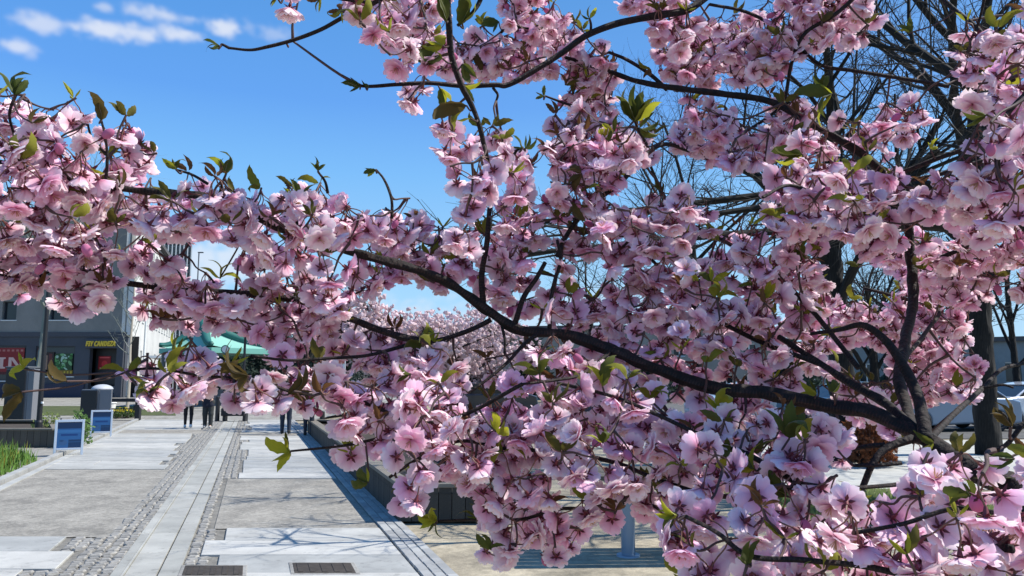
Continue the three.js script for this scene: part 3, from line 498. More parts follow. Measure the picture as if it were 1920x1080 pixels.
// ------------------------------------------------------------------ the green pavilion roof
{
  const F = 40, a = at(380, 606, F), e = at(380, 657, F).y, t = thing('pavilion', 'small pavilion with a sweeping mint green copper roof beyond the walkers', 'pavilion', V(a.x, 0, -F)), N = 8, rise = a.y - e;
  const prof = (s) => e + rise * Math.pow(Math.max(0, 1 - s), 1.75), cor = [V(4.15, 0, -.4), V(1.5, 0, 2.6), V(-1.6, 0, 1.2), V(-.6, 0, -3.2)];     // concave from the top to the eaves
  cor.forEach((A, f) => {
    const B = cor[(f + 1) % 4], pos = [], idx = [], K = 6;
    for (let i = 0; i <= N; i++) for (let k = 0; k <= K; k++) { const s = .03 + .97 * i / N, p = A.clone().lerp(B, k / K).multiplyScalar(s); pos.push(p.x, prof(s) + .16 * s * s * Math.pow(Math.abs(k / K * 2 - 1), 3), p.z); }
    for (let i = 0; i < N; i++) for (let k = 0; k < K; k++) { const p = i * (K + 1) + k, q = p + K + 1; idx.push(p, p + 1, q, p + 1, q + 1, q); }
    const g = new THREE.BufferGeometry(); g.setAttribute('position', new THREE.Float32BufferAttribute(pos, 3)); g.setIndex(idx); g.computeVertexNormals(); part('roof_side', g, M.mint, t);
    const rp = []; for (let i = 0; i <= N; i++) { const s = .03 + .985 * i / N; rp.push(V(A.x * s, prof(s) + .16 * s * s + .06, A.z * s)); } part('ridge', tube(rp, rp.map((_, k) => lerp(.30, .13, k / N)), 6, 2), M.mintDark, t);
    const d = B.clone().sub(A), m = A.clone().lerp(B, .5); part('fascia', box(d.length(), .26, .10), M.mintEdge, t, V(m.x, e - .08, m.z), [0, -Math.atan2(d.z, d.x), 0]); const pp = A.clone().multiplyScalar(.9); part('post', cyl(.11, .11, e - .1, pp.x, 0, pp.z, 10), M.cabinet, t);
  });
  const half = 1.7;
  part('finial', [cyl(.12, .02, .6, 0, a.y - .12, 0, 10), new THREE.SphereGeometry(.14, 12, 8).translate(0, a.y, 0)], M.mintDark, t); part('ceiling', sheet(cor.map((p) => p.clone().multiplyScalar(.98)), e - .16), M.mintDark, t); part('counter', box(2.6, 1.1, 1.6, 1.0, .55, -.4), M.cabinet, t);
  // the round lamp that hangs in front of the eaves
  const c = at(423, 655, 36.6), l = thing('globe_sign', 'small round pale sign on a post before the pavilion eaves', 'sign', V(c.x, 0, c.z)); part('post', cyl(.035, .03, c.y - .1, 0, 0, 0, 8), M.black, l); part('disc', new THREE.CylinderGeometry(.17, .17, .05, 18).rotateX(1.5708).translate(0, c.y, .03), M.trim, l); part('ring', new THREE.TorusGeometry(.18, .025, 8, 20).translate(0, c.y, .05), M.mintDark, l);
}
// ------------------------------------------------------------------ cars
function car(name, label, pos, turn, col, kind = 0) {
  const t = thing(name, label, 'car', pos, turn, null), L = 4.25, paintM = new THREE.MeshPhysicalMaterial({ color: new THREE.Color().setRGB(...col), roughness: .35, metalness: .3, clearcoat: 1, clearcoatRoughness: .06, side: THREE.DoubleSide });
  const body = new THREE.Shape(), B = [[-2.1, .36], [-2.13, .62], [-2.05, .86], [-1.2, .97], [.2, .99], [1.85, .95], [2.08, .88], [2.12, .6], [2.08, .34]];
  body.moveTo(-2.1, .3); for (const q of B) body.lineTo(...q); body.lineTo(2.08, .3); body.lineTo(1.72, .28); body.absarc(1.34, .32, .37, 0, Math.PI, false); body.lineTo(-.95, .25); body.absarc(-1.32, .32, .37, 0, Math.PI, false);
  part('body', new THREE.ExtrudeGeometry(body, { depth: 1.56, bevelEnabled: true, bevelSize: .07, bevelThickness: .09, bevelSegments: 3, curveSegments: 10 }).translate(0, 0, -.78), paintM, t);
  const cab = new THREE.Shape([[-1.25, .95], [-.45, 1.40], [.2, 1.47], [1.15, 1.43], [1.85, .96]].map((q) => new THREE.Vector2(...q)));
  part('windows', new THREE.ExtrudeGeometry(cab, { depth: 1.26, bevelEnabled: true, bevelSize: .02, bevelThickness: .09, bevelSegments: 2 }).translate(0, 0, -.63), M.glassDark, t);
  const roof = new THREE.Shape([[-.42, 1.40], [.2, 1.475], [1.12, 1.44], [1.14, 1.49], [.2, 1.525], [-.46, 1.44]].map((q) => new THREE.Vector2(...q))); part('roof', new THREE.ExtrudeGeometry(roof, { depth: 1.2, bevelEnabled: true, bevelSize: .015, bevelThickness: .05, bevelSegments: 2 }).translate(0, 0, -.6), paintM, t);
  for (const z of [-.745, .745]) for (const [x0, y0, x1, y1] of [[-1.22, .97, -.44, 1.43], [.32, .98, .30, 1.47], [1.82, .97, 1.13, 1.44]]) part('pillar', tube([V(x0, y0, z), V(x1, y1, z * .9)], [.035, .03], 6, 2), paintM, t);
  for (const x of [-1.32, 1.34]) for (const z of [-.80, .80]) { const w = part('wheel', new THREE.TorusGeometry(.235, .095, 10, 24).scale(1, 1, 1.1), M.blackSoft, t, V(x, .32, z)); part('rim', [new THREE.CylinderGeometry(.18, .18, .10, 18).rotateX(1.5708), ...[0, 1, 2, 3, 4].map((k) => box(.05, .34, .12).rotateZ(k * Math.PI / 5))], M.rimGrey, w); }
  for (const z of [-.58, .58]) { part('headlight', rbox(.10, .15, .34, .03, -2.11, .70, z), M.trim, t); part('tail_light', rbox(.08, .2, .26, .03, 2.10, .76, z), M.redLight, t); }
  part('number_plate', box(.02, .11, .5, -2.215, .48, 0), M.white, t); part('bumper', rbox(.14, .18, 1.62, .05, -2.13, .42, 0), paintM, t);
  for (const z of [-.95, .95]) part('mirror', rbox(.12, .12, .16, .04, -.86, 1.02, z), paintM, t);
  return t;
}
{
  const p = G(1768, 806); car('parked_car', 'blue grey car parked on the right behind the cherry limbs', V(p.x, 0, p.z), .15, [.16, .24, .34]);
  const q = G(1448, 800); car('parked_car', 'silver blue car farther back, glimpsed below the main cherry limb', V(q.x, 0, -30), .3, [.42, .50, .60]); car('parked_car', 'dark car parked in the middle distance left of the low beige building', V(at(908, 755, 33).x, 0, -33), .1, [.012, .016, .025]); car('parked_car', 'white car at the right edge behind the bare tree trunk', V(at(1925, 755, 27).x, 0, -27), .2, [.72, .75, .80]);
  car('parked_car', 'black car behind the thick cherry limb', V(at(1590, 780, 26).x, 0, -26), .25, [.01, .01, .012]); car('parked_car', 'dark blue car in the middle distance behind the blossom', V(at(1120, 760, 36).x, 0, -36), .1, [.02, .03, .07]);
}
// ------------------------------------------------------------------ bare trees
function bareTree(name, label, base, H, r0, o) {
  const t = thing(name, label, 'tree', base, 0, null), q = rng(o.seed), tw = new Sticks(3), limbM = o.pale ? M.paleTwig : M.bareBark, twigM = o.pale ? M.paleTwig : M.bareTwig; let limbs = 0; const rest = [];
  function grow(p, dir, L, r, lev) {
    const n = lev < 2 ? 4 : 3, pts = [p.clone()], rad = [r], d = dir.clone();
    for (let i = 1; i <= n; i++) { d.add(V((q() - .5), (q() - .5) * .6 + (o.lift ?? .10) * (lev ? 1 : 0), (q() - .5)).multiplyScalar(lev ? .34 : .10)).normalize(); pts.push(pts[i - 1].clone().addScaledVector(d, L / n)); rad.push(r * lerp(1, lev >= 2 ? .45 : .58, i / n)); }
    if (lev <= 2) { const g = tube(pts, rad, lev === 0 ? 16 : lev === 1 ? 8 : 5, lev ? 2 : 10, lev < 2 ? .18 : 0); if (lev === 0) part('trunk', g, limbM, t); else if (limbs < 70) { part('limb', g, limbM, t); limbs++; } else rest.push(g); }
    else for (let i = 0; i < n; i++) tw.add(pts[i], pts[i + 1], rad[i], rad[i + 1]);
    if (lev >= (o.levels ?? 5)) return;
    const kids = lev === 0 ? (o.limbs ?? 7) : lev < 3 ? 5 : 3;
    for (let k = 0; k < kids; k++) {
      const f = lev === 0 ? lerp(o.from ?? .45, 1, (k + .5) / kids) : lerp(.25, 1, (k + q() * .8) / kids), i = Math.min(n - 1, Math.floor(f * n)), c = pts[i].clone().lerp(pts[i + 1], f * n - i), a = k * 2.4 + q() * 1.2, ax = pts[i + 1].clone().sub(pts[i]).normalize(), s1 = (Math.abs(ax.y) < .9 ? V(0, 1, 0) : V(1, 0, 0)).cross(ax).normalize(), s2 = ax.clone().cross(s1), open = (o.open ?? .75) * (.7 + q() * .6);
      grow(c, ax.clone().multiplyScalar(Math.cos(open)).addScaledVector(s1, Math.sin(open) * Math.cos(a)).addScaledVector(s2, Math.sin(open) * Math.sin(a)).normalize(), L * (lev === 0 ? .62 : .62) * (.75 + q() * .4), Math.max(.004, lerp(rad[i], rad[i + 1], .5) * (lev === 0 ? .55 : .6)), lev + 1);
    }
  }
  grow(V(0, -.05, 0), V(o.tilt ?? 0, 1, 0).normalize(), H, r0, 0);
  for (const w of o.reach || []) {
    const pts = w.map((p) => V(p[0] - base.x, p[1], p[2] - base.z)), rad = w.map((p, i) => lerp(.085, .022, i / (w.length - 1))); part('limb', tube(pts, rad, 8, 4, .1), limbM, t);
    const c = new THREE.CatmullRomCurve3(pts); for (let k = 0; k < 30; k++) { const f = .2 + .8 * k / 29, p = c.getPoint(f), d = c.getTangent(f).multiplyScalar(.7).add(V((q() - .5) * 1.5, (q() - .6) * .7, (q() - .5) * 1.7)).normalize(); grow(p, d, .5 + q() * .6, .022, 3); }
  }
  if (rest.length) part('small_limbs', join(rest), limbM, t).userData.kind = 'stuff';
  part('twigs', tw.build(), twigM, t).userData.kind = 'stuff';
  return t;
}
bareTree('bare_tree', 'stout bare tree with a forked black trunk behind the right half of the cherry', V(at(1575, 700, 15.5).x, 0, -15.5), 5.6, .27, { seed: 31, from: .5, limbs: 7, levels: 5, open: .68 });
bareTree('bare_tree', 'straight bare tree with a dark trunk near the right edge', V(at(1842, 700, 17).x, 0, -17), 9.5, .25, { seed: 44, from: .35, limbs: 8, levels: 5, open: .7 });
bareTree('bare_tree', 'slender bare tree whose crown fans out left of the stout trunk', V(at(1312, 700, 24).x, 0, -24), 6.6, .17, { seed: 52, from: .5, limbs: 6, levels: 5, open: .6 });
bareTree('bare_tree', 'nearest bare tree leaning in with its limb at the top right corner', V(8.3, 0, -10.6), 5.4, .24, { seed: 63, from: .5, limbs: 5, levels: 5, open: .7, tilt: -.12, reach: [[[7.6, 4.2, -10.7], [5.4, 4.4, -11.0], [3.2, 4.2, -11.1], [1.2, 3.95, -11.1], [-.6, 3.7, -11.0]], [[7.6, 3.9, -10.6], [5.8, 4.0, -10.2], [3.6, 3.8, -9.7], [.8, 3.3, -9.1]], [[7.7, 3.1, -10.4], [5.6, 3.4, -9.3], [3.0, 3.2, -8.4], [.0, 2.85, -7.9]]] });
bareTree('bare_tree', 'pale twiggy tree rising behind the blossom at the far left', V(at(70, 700, 30).x, 0, -30), 6.4, .14, { seed: 71, from: .5, limbs: 7, levels: 4, open: .6, pale: true });
bareTree('bare_tree', 'bare tree with thin trunks behind the pale building on the right', V(at(1905, 700, 29).x, 0, -29), 6.0, .13, { seed: 85, from: .3, limbs: 8, levels: 4, open: .6 });
bareTree('bare_tree', 'dark tree in front of the low beige building', V(at(1110, 700, 44).x, 0, -44), 6.5, .2, { seed: 93, from: .35, limbs: 8, levels: 4, open: .8 });
bareTree('bare_tree', 'dark bare tree beyond the green pavilion', V(at(560, 700, 60).x, 0, -60), 6, .2, { seed: 97, from: .3, limbs: 9, levels: 4, open: .8 });
bareTree('bare_tree', 'low brushy bare tree crowding behind the stout forked trunk', V(at(1640, 700, 23).x, 0, -23), 3.6, .16, { seed: 201, from: .25, limbs: 10, levels: 5, open: .62 });
bareTree('bare_tree', 'low brushy bare tree between the two dark trunks on the right', V(at(1745, 700, 25).x, 0, -25), 4.0, .15, { seed: 215, from: .25, limbs: 9, levels: 5, open: .6 });
// ------------------------------------------------------------------ the farther cherry in flower
for (const [px, F, seed, n, label] of [[765, 27, 404, 5200, 'farther cherry tree in pale pink flower under the main dark limb'], [868, 34, 405, 3600, 'smaller pale flowering cherry, farther right than the one under the dark limb']]) {
  const b = V(at(px, 700, F).x, 0, -F), t = thing('flowering_cherry', label, 'cherry tree', b), q = rng(seed);
  part('trunk', tube([V(0, 0, 0), V(.05, .7, 0), V(0, 1.5, .05)], [.14, .11, .10], 9, 3, .1), M.bareBark, t); const ends = [];
  for (let i = 0; i < 16; i++) { const a = i * 2.4, e = .5 + q() * .6, L = 2.8 + q() * 1.2, p = [V(0, 1.25, 0), V(Math.cos(a) * Math.sin(e) * L * .5, 1.3 + Math.cos(e) * L * .55, Math.sin(a) * Math.sin(e) * L * .5), V(Math.cos(a) * Math.sin(e) * L * 1.15, 1.3 + Math.cos(e) * L * .9, Math.sin(a) * Math.sin(e) * L * 1.15)]; part('limb', tube(p, [.05, .035, .012], 6, 3), M.bareBark, t); const c = new THREE.CatmullRomCurve3(p); for (let k = 3; k <= 12; k++) ends.push(c.getPoint(k / 12)); }
  const s = new Sticks(3), A = new Accumulator(), tuft = new THREE.IcosahedronGeometry(.075, 0), pp = tuft.attributes.position, w = rng(6), seen = new Map();
  for (let i = 0; i < pp.count; i++) { const k = [0, 1, 2].map((j) => pp.array[i * 3 + j].toFixed(3)).join(); if (!seen.has(k)) seen.set(k, .65 + w() * .7); const m = seen.get(k); pp.setXYZ(i, pp.getX(i) * m, pp.getY(i) * m * .8, pp.getZ(i) * m); } tuft.computeVertexNormals();
  const cg = new Float32Array(pp.count * 3); for (let i = 0; i < pp.count; i++) { cg[3 * i] = .84; cg[3 * i + 1] = .68; cg[3 * i + 2] = .70; } tuft.setAttribute('color', new THREE.Float32BufferAttribute(cg, 3));
  for (let i = 0; i < n; i++) { const c = ends[Math.floor(q() * ends.length)], p = c.clone().add(V(q() - .5, q() - .45, q() - .5).multiplyScalar(1.25)); if (i % 2 === 0) s.add(c, p, .008, .004); A.add(tuft, p, new THREE.Quaternion().setFromEuler(new THREE.Euler(q() * 6, q() * 6, q() * 6)), .55 + q() * .8, .8 + q() * .3); }
  part('twigs', s.build(), M.bareTwig, t).userData.kind = 'stuff'; part('blossoms', A.build(), M.petal, t).userData.kind = 'stuff';
}
// a dark evergreen mass beyond the street
{
  const q = rng(515), p = [], s = new Sticks(4);
  const spots = [[430, 622, 80, 3.2], [480, 600, 84, 3.6], [520, 590, 86, 3.4], [585, 600, 84, 3.6], [650, 585, 90, 4], [1480, 640, 52, 2.6], [1000, 640, 60, 2.4], [1700, 640, 54, 2.4], [1230, 650, 58, 2.6]];
  spots.forEach(([px, py, F, w], i) => {
    const top = at(px, py, F).y, x = at(px, 700, F).x, t = thing('evergreen_tree', ['dark evergreen just right of the pavilion top', 'dark evergreen beyond the pavilion, second from the left', 'dark evergreen behind the thin pale street lamp', 'broad dark evergreen behind the two walkers in jeans', 'tall dark evergreen beside the tall grey street lamp', 'dark evergreen behind the stout forked trunk', 'dark evergreen before the low beige building', 'dark evergreen before the low grey building', 'dark evergreen at the joint of the two low buildings'][i], 'tree', V(x, 0, -F)), pos = [];
    part('trunk', cyl(.25, .1, top * .7, 0, 0, 0, 8), M.bareBark, t);
    for (let k = 0; k < 2600; k++) { const y = Math.pow(q(), .8), r = w * (1 - y * .85) * Math.sqrt(q()) * (.75 + .5 * vnoise(y * 9, k % 7, 3)), a = q() * 6.28, c = V(Math.cos(a) * r, top * (.08 + y * .92), Math.sin(a) * r), d = V(q() - .5, q() - .6, q() - .5).multiplyScalar(1.0), e = V(q() - .5, q() - .5, q() - .5).multiplyScalar(.6); for (const v of [c, c.clone().add(d), c.clone().add(e)]) pos.push(v.x, v.y, v.z); }
    const g = new THREE.BufferGeometry(); g.setAttribute('position', new THREE.Float32BufferAttribute(pos, 3)); g.computeVertexNormals(); part('crown', g, M.evergreen, t).userData.kind = 'stuff';
  });
}
// ------------------------------------------------------------------ the four walkers: bodies meshed from a field round their bones
function meshField(bones, centre, half, size, m, blend = .03) {           // bones: [a, b, ra, rb]
  const mc = new MarchingCubes(size, m, false, false, 90000), f = mc.field, h = size / 2; mc.isolation = 0;
  const B = bones.map(([a, b, ra, rb]) => ({ ax: a.x, ay: a.y, az: a.z, dx: b.x - a.x, dy: b.y - a.y, dz: b.z - a.z, l2: Math.max(1e-9, a.distanceToSquared(b)), ra, dr: rb - ra }));
  for (let k = 0; k < size; k++) for (let j = 0; j < size; j++) for (let i = 0; i < size; i++) {
    const x = centre.x + (i - h) / h * half, y = centre.y + (j - h) / h * half, z = centre.z + (k - h) / h * half; let d = 9;
    for (const b of B) { const px = x - b.ax, py = y - b.ay, pz = z - b.az, t = clamp((px * b.dx + py * b.dy + pz * b.dz) / b.l2), e = Math.hypot(px - b.dx * t, py - b.dy * t, pz - b.dz * t) - (b.ra + b.dr * t); const hh = clamp(.5 + .5 * (d - e) / blend); d = lerp(d, e, hh) - blend * hh * (1 - hh); }
    f[i + j * size + k * size * size] = -d;
  }
  mc.update(); const n = mc.count, g = new THREE.BufferGeometry(), p = new Float32Array(mc.positionArray.slice(0, n * 3)); for (let i = 0; i < n; i++) { p[3 * i] = p[3 * i] * half + centre.x; p[3 * i + 1] = p[3 * i + 1] * half + centre.y; p[3 * i + 2] = p[3 * i + 2] * half + centre.z; }
  g.setAttribute('position', new THREE.BufferAttribute(p, 3)); g.setAttribute('normal', new THREE.BufferAttribute(new Float32Array(mc.normalArray.slice(0, n * 3)), 3)); return g;
}
function person(label, pos, turn, H, o) {
  const t = thing('person', label, 'person', pos, turn), k = H / 1.72, q = (x, y, z) => V(x * k, y * k, z * k), st = o.stride, bend = o.bend ?? 0;
  const J = { hipL: q(.09, .90, 0), hipR: q(-.09, .90, 0), kneeL: q(.10, .49, .5 * st + .03), kneeR: q(-.10, .49, -.3 * st + .03), ankL: q(.10, .09, st), ankR: q(-.10, .09 + Math.max(0, st) * .16, -st), pelvis: q(0, .95, 0), chest: q(0, 1.27, .10 * bend), neck: q(0, 1.45, .17 * bend), head: q(0, 1.60, .22 * bend + .02), shL: q(.18, 1.40, .14 * bend), shR: q(-.18, 1.40, .14 * bend) };
  J.elL = o.reach ? q(.24, 1.14, .16 + .1 * bend) : q(.25, 1.13, -st * .5); J.elR = o.reach ? q(-.24, 1.14, .16 + .1 * bend) : q(-.25, 1.13, st * .5); J.wrL = o.reach ? q(.18, 1.02, .40) : q(.25, .90, -st * .7 + .07); J.wrR = o.reach ? q(-.18, 1.02, .40) : q(-.25, .90, st * .7 + .07);
  const toe = (a) => a.clone().add(q(0, -.055, .15)), K = (a, b, r, s) => [J[a], J[b], r * k, s * k];
  const legs = [K('hipL', 'kneeL', .082, .056), K('kneeL', 'ankL', .056, .036), K('hipR', 'kneeR', .082, .056), K('kneeR', 'ankR', .056, .036), K('hipL', 'hipR', .09, .09)], arms = [K('shL', 'elL', .050, .039), K('elL', 'wrL', .038, .026), K('shR', 'elR', .050, .039), K('elR', 'wrR', .038, .026)], trunk = [K('pelvis', 'chest', .115, .125), K('shL', 'shR', .06, .06), [J.chest.clone().add(q(.07, .04, 0)), J.chest.clone().add(q(-.07, .04, 0)), .10 * k, .10 * k], K('chest', 'neck', .10, .055), [J.neck, J.neck.clone().lerp(J.head, .5), .052 * k, .05 * k]];
  const head = [[J.head.clone().add(q(0, .03, -.01)), J.head.clone().add(q(0, .02, .01)), .088 * k, .085 * k], [J.head.clone().add(q(0, -.05, .03)), J.head.clone().add(q(0, -.075, .055)), .058 * k, .042 * k], [J.head.clone().add(q(0, .0, .095)), J.head.clone().add(q(0, -.028, .112)), .012 * k, .016 * k], [J.head.clone().add(q(.088, -.005, 0)), J.head.clone().add(q(.09, -.04, .0)), .018 * k, .012 * k], [J.head.clone().add(q(-.088, -.005, 0)), J.head.clone().add(q(-.09, -.04, .0)), .018 * k, .012 * k], [J.head.clone().add(q(.018, -.058, .096)), J.head.clone().add(q(-.018, -.058, .096)), .009 * k, .009 * k]];
  const hands = []; for (const s of ['L', 'R']) { const w = J['wr' + s], d = w.clone().sub(J['el' + s]).normalize(), sd = s === 'L' ? 1 : -1, f = V(0, 0, 1), palm = w.clone().addScaledVector(d, .07 * k); hands.push([w, palm, .027 * k, .034 * k]); for (let i = 0; i < 4; i++) { const b = palm.clone().addScaledVector(f, (i - 1.5) * .019 * k), m = b.clone().addScaledVector(d, .04 * k).add(V(-sd * .006, 0, 0)), e = m.clone().addScaledVector(d, (.034 - Math.abs(i - 1.4) * .007) * k).add(V(-sd * .016, 0, 0)); hands.push([b, m, .0105 * k, .009 * k], [m, e, .009 * k, .0075 * k]); } const tb = w.clone().addScaledVector(d, .03 * k).addScaledVector(f, .03 * k), tm = tb.clone().addScaledVector(d, .03 * k).addScaledVector(f, .025 * k); hands.push([tb, tm, .012 * k, .010 * k], [tm, tm.clone().addScaledVector(d, .028 * k), .010 * k, .008 * k]); }
  const feet = [[J.ankL, toe(J.ankL), .040 * k, .036 * k], [J.ankR, toe(J.ankR), .040 * k, .036 * k]];
  part('body', meshField([...legs, ...arms, ...trunk, ...feet], q(0, .86, 0), .95 * k, 84, M.skin), M.skin, t); const body = t.children[0];
  part('head', meshField(head, J.head, .17 * k, 56, M.skin, .02), M.skin, t); part('hand', meshField(hands.slice(0, hands.length / 2), J.wrL.clone().lerp(J.elL, -.4), .16 * k, 52, M.skin, .008), M.skin, t); part('hand', meshField(hands.slice(hands.length / 2), J.wrR.clone().lerp(J.elR, -.4), .16 * k, 52, M.skin, .008), M.skin, t);
  const eyes = []; for (const s of [1, -1]) eyes.push(new THREE.SphereGeometry(.010 * k, 8, 6).translate(J.head.x + s * .033 * k, J.head.y + .008 * k, J.head.z + .088 * k)); part('eyes', eyes, M.black, t);
  const fat = (l, e) => l.map(([a, b, r, s]) => [a, b, r + e * k, s + e * k]);
  part('trousers', meshField([...fat(legs, o.loose ?? .012), K('pelvis', 'hipL', .12, .10), K('pelvis', 'hipR', .12, .10)], q(0, .52, 0), .58 * k, 72, o.trousers), o.trousers, t);
  const hem = o.hem ?? .86; part('jacket', meshField([...fat(trunk.slice(0, 4), .026), ...fat(arms, .016), [q(.06, 1.0, 0), q(.07, hem, .02), .125 * k, .13 * k], [q(-.06, 1.0, 0), q(-.07, hem, .02), .125 * k, .13 * k]], q(0, 1.06, 0), .62 * k, 76, o.jacket), o.jacket, t);
  part('hair', meshField([[J.head.clone().add(q(0, .045, -.03)), J.head.clone().add(q(0, .05, 0)), .090 * k, .082 * k], [J.head.clone().add(q(0, -.02, -.055)), J.head.clone().add(q(0, o.long ? -.16 : -.05, -.06)), .07 * k, .05 * k]], J.head, .26 * k, 48, o.hair, .02), o.hair, t);
  for (const f of feet) { const [a, b] = f; part('shoe', meshField([[a.clone().add(q(0, -.03, -.03)), b.clone().add(q(0, 0, .02)), .050 * k, .042 * k], [a, a.clone().add(q(0, -.02, 0)), .046 * k, .05 * k]], a.clone().lerp(b, .5), .2 * k, 40, o.shoe, .02), o.shoe, t); }
  return t;
}
{
  const c = (r, g, b) => mat(r, g, b, .85), g0 = (px, py) => { const p = G(px, py); p.y = .008; return p; };
  person('walker in black leggings and white shoes with a pale top', g0(352, 803), Math.PI + .3, 1.62, { stride: .09, trousers: c(.008, .008, .010), loose: .006, jacket: c(.62, .50, .52), hair: c(.10, .06, .03), shoe: c(.75, .74, .72), long: true });
  person('walker in a dark navy jacket and loose grey trousers leaning forward', g0(389, 803), .25, 1.64, { stride: .07, trousers: c(.028, .033, .033), loose: .03, jacket: c(.010, .014, .030), hair: c(.35, .34, .33), shoe: c(.35, .35, .34), bend: .9, reach: true, hem: .80 });
  person('walker in dark blue jeans facing along the path', g0(535, 814), Math.PI + .3, 1.66, { stride: .05, trousers: c(.016, .026, .050), loose: .016, jacket: c(.014, .015, .020), hair: c(.06, .04, .03), shoe: c(.02, .02, .02), hem: .84 });
  person('walker in a magenta jacket and dark jeans', g0(578, 817), Math.PI + .25, 1.56, { stride: .06, trousers: c(.014, .020, .034), loose: .012, jacket: c(.20, .012, .07), hair: c(.12, .07, .04), shoe: c(.02, .02, .02), long: true, hem: .70 });
}
// ------------------------------------------------------------------ the flowering cherry in front
{
  const R = rng(2024);
  const root = P(2160, 1250, 1.02); root.y = 0;
  const tree = thing('cherry_tree', 'nearest cherry tree, its long dark branches covered in pale pink double blossom', 'cherry tree', root);
  const loc = (p) => p.clone().sub(root);
  // --- branches: points as sight line x, y and distance, with half widths in pixels at the ends
  const bare = [], anchors = [];                                             // points in space where twigs may start
  const px2r = (w, d) => w * d / FOCAL;
  function branch(name, pts, w0, w1, bump = .12, pow = 1, clear = null) {
    const p3 = pts.map((q) => P(q[0], q[1], q[2])), n = pts.length;
    if (clear) for (let i = 1; i < n; i++) if (clear(pts[i][0], pts[i - 1][0])) bare.push([pts[i - 1], pts[i], px2r(1, 1) * 0 + w1 + (w0 - w1) * (1 - i / (n - 1)) ** pow]);
    for (let i = 1; i < n - 1; i++) p3[i].add(V(R() - .5, R() - .5, R() - .5).multiplyScalar(.006));
    const rad = pts.map((q, i) => px2r(w1 + (w0 - w1) * (1 - i / (n - 1)) ** pow, q[2]));
    part(name, tube(p3.map(loc), rad, w0 > 8 ? 12 : 7, w0 > 8 ? 9 : 6, bump), M.bark, tree);
    const c = new THREE.CatmullRomCurve3(p3, false, 'centripetal'), L = c.getLength(), k = Math.ceil(L / .012);
    for (let i = 1; i <= k; i++) anchors.push(c.getPoint(i / k));
    return p3;
  }
  {
    const a = P(2000, 985, .86), pts = [V(root.x, -.05, root.z), V(root.x - .01, .5, root.z + .01), V(root.x - .05, .95, root.z), a.clone().lerp(V(root.x, 1.1, root.z), .35), a];
    part('trunk', tube(pts.map(loc), [.062, .05, .043, .034, .019], 18, 8, .1), M.bark, tree);
  }
  branch('branch', [[2000, 985, .86], [1880, 908, .96], [1790, 862, 1.03], [1740, 828, 1.06]], 25, 15.5, .34);
  branch('branch', [[1740, 828, 1.06], [1690, 796, 1.1], [1620, 772, 1.14], [1560, 758, 1.17], [1440, 742, 1.2], [1330, 725, 1.23], [1230, 690, 1.26], [1130, 648, 1.29], [1060, 627, 1.3], [990, 622, 1.3], [945, 604, 1.3], [900, 570, 1.31], [840, 530, 1.31], [770, 502, 1.3], [665, 473, 1.3], [580, 448, 1.28], [490, 408, 1.25], [400, 376, 1.22], [250, 357, 1.19], [110, 335, 1.16], [0, 303, 1.14], [-150, 270, 1.1]], 14.5, 7, .34, 2.2, (a) => a > 640 && a < 1700);
  branch('branch', [[1720, 812, 1.08], [1685, 778, 1.13], [1640, 746, 1.18], [1590, 714, 1.22], [1535, 682, 1.26], [1460, 631, 1.32]], 10.5, 4.5, .28, 1, () => true);
  branch('branch', [[1712, 812, 1.09], [1700, 765, 1.16], [1690, 715, 1.22], [1692, 670, 1.3], [1702, 630, 1.38], [1712, 560, 1.5], [1710, 480, 1.55], [1703, 420, 1.56], [1690, 365, 1.55], [1650, 318, 1.53], [1600, 275, 1.52], [1530, 238, 1.52], [1490, 212, 1.53], [1440, 190, 1.55], [1350, 175, 1.57], [1270, 167, 1.6], [1200, 150, 1.62], [1130, 128, 1.63], [1060, 108, 1.62]], 10.5, 3.2, .2, .7, (a, b) => (a < 1450 && a > 1130) || (a > 1500 && a < 1680 && b < 1680) || b === 1712);
  branch('branch', [[1735, 826, 1.05], [1732, 780, 1.08], [1718, 730, 1.12], [1690, 682, 1.15], [1655, 632, 1.18], [1618, 612, 1.2], [1575, 616, 1.22], [1520, 626, 1.25]], 13, 3, .1, 1, () => true);
  branch('branch', [[1712, 822, 1.06], [1665, 842, 1.05], [1640, 872, 1.04], [1620, 915, 1.03], [1600, 952, 1.02]], 8, 5);
  branch('branch', [[1660, 834, 1.07], [1620, 842, 1.08], [1580, 852, 1.1], [1540, 866, 1.1]], 5, 3);
  branch('branch', [[1790, 866, 1.02], [1750, 884, 1.0], [1700, 900, .99], [1640, 914, .98], [1570, 914, .98], [1500, 905, .98]], 5, 3);
  branch('branch', [[1690, 868, 1.03], [1650, 870, 1.03], [1600, 873, 1.04]], 4, 3);
  branch('branch', [[1745, 822, 1.06], [1790, 770, 1.2], [1850, 722, 1.32], [1880, 694, 1.38], [1925, 680, 1.42]], 6, 3);
  branch('branch', [[1845, 728, 1.31], [1880, 725, 1.3], [1900, 727, 1.3]], 3, 2);
  // upper limbs
  branch('branch', [[1420, -60, 1.7], [1330, -8, 1.65], [1290, 15, 1.62], [1220, 32, 1.58], [1150, 46, 1.56], [1100, 66, 1.54], [1050, 100, 1.52], [1000, 132, 1.5], [950, 158, 1.48], [930, 162, 1.47], [870, 160, 1.45], [800, 158, 1.42], [740, 157, 1.4], [692, 163, 1.38], [676, 161, 1.37]], 8, 3, .12, 1, (a) => a < 1300);
  branch('branch', [[845, -90, 1.15], [842, 0, 1.18], [840, 50, 1.19], [850, 110, 1.2], [866, 160, 1.2], [882, 196, 1.21], [896, 235, 1.21], [908, 268, 1.22], [915, 300, 1.24]], 7, 4, .12, 1, () => true);
  branch('branch', [[905, -60, 1.17], [900, 0, 1.18], [880, 30, 1.18], [858, 48, 1.19]], 5, 3);
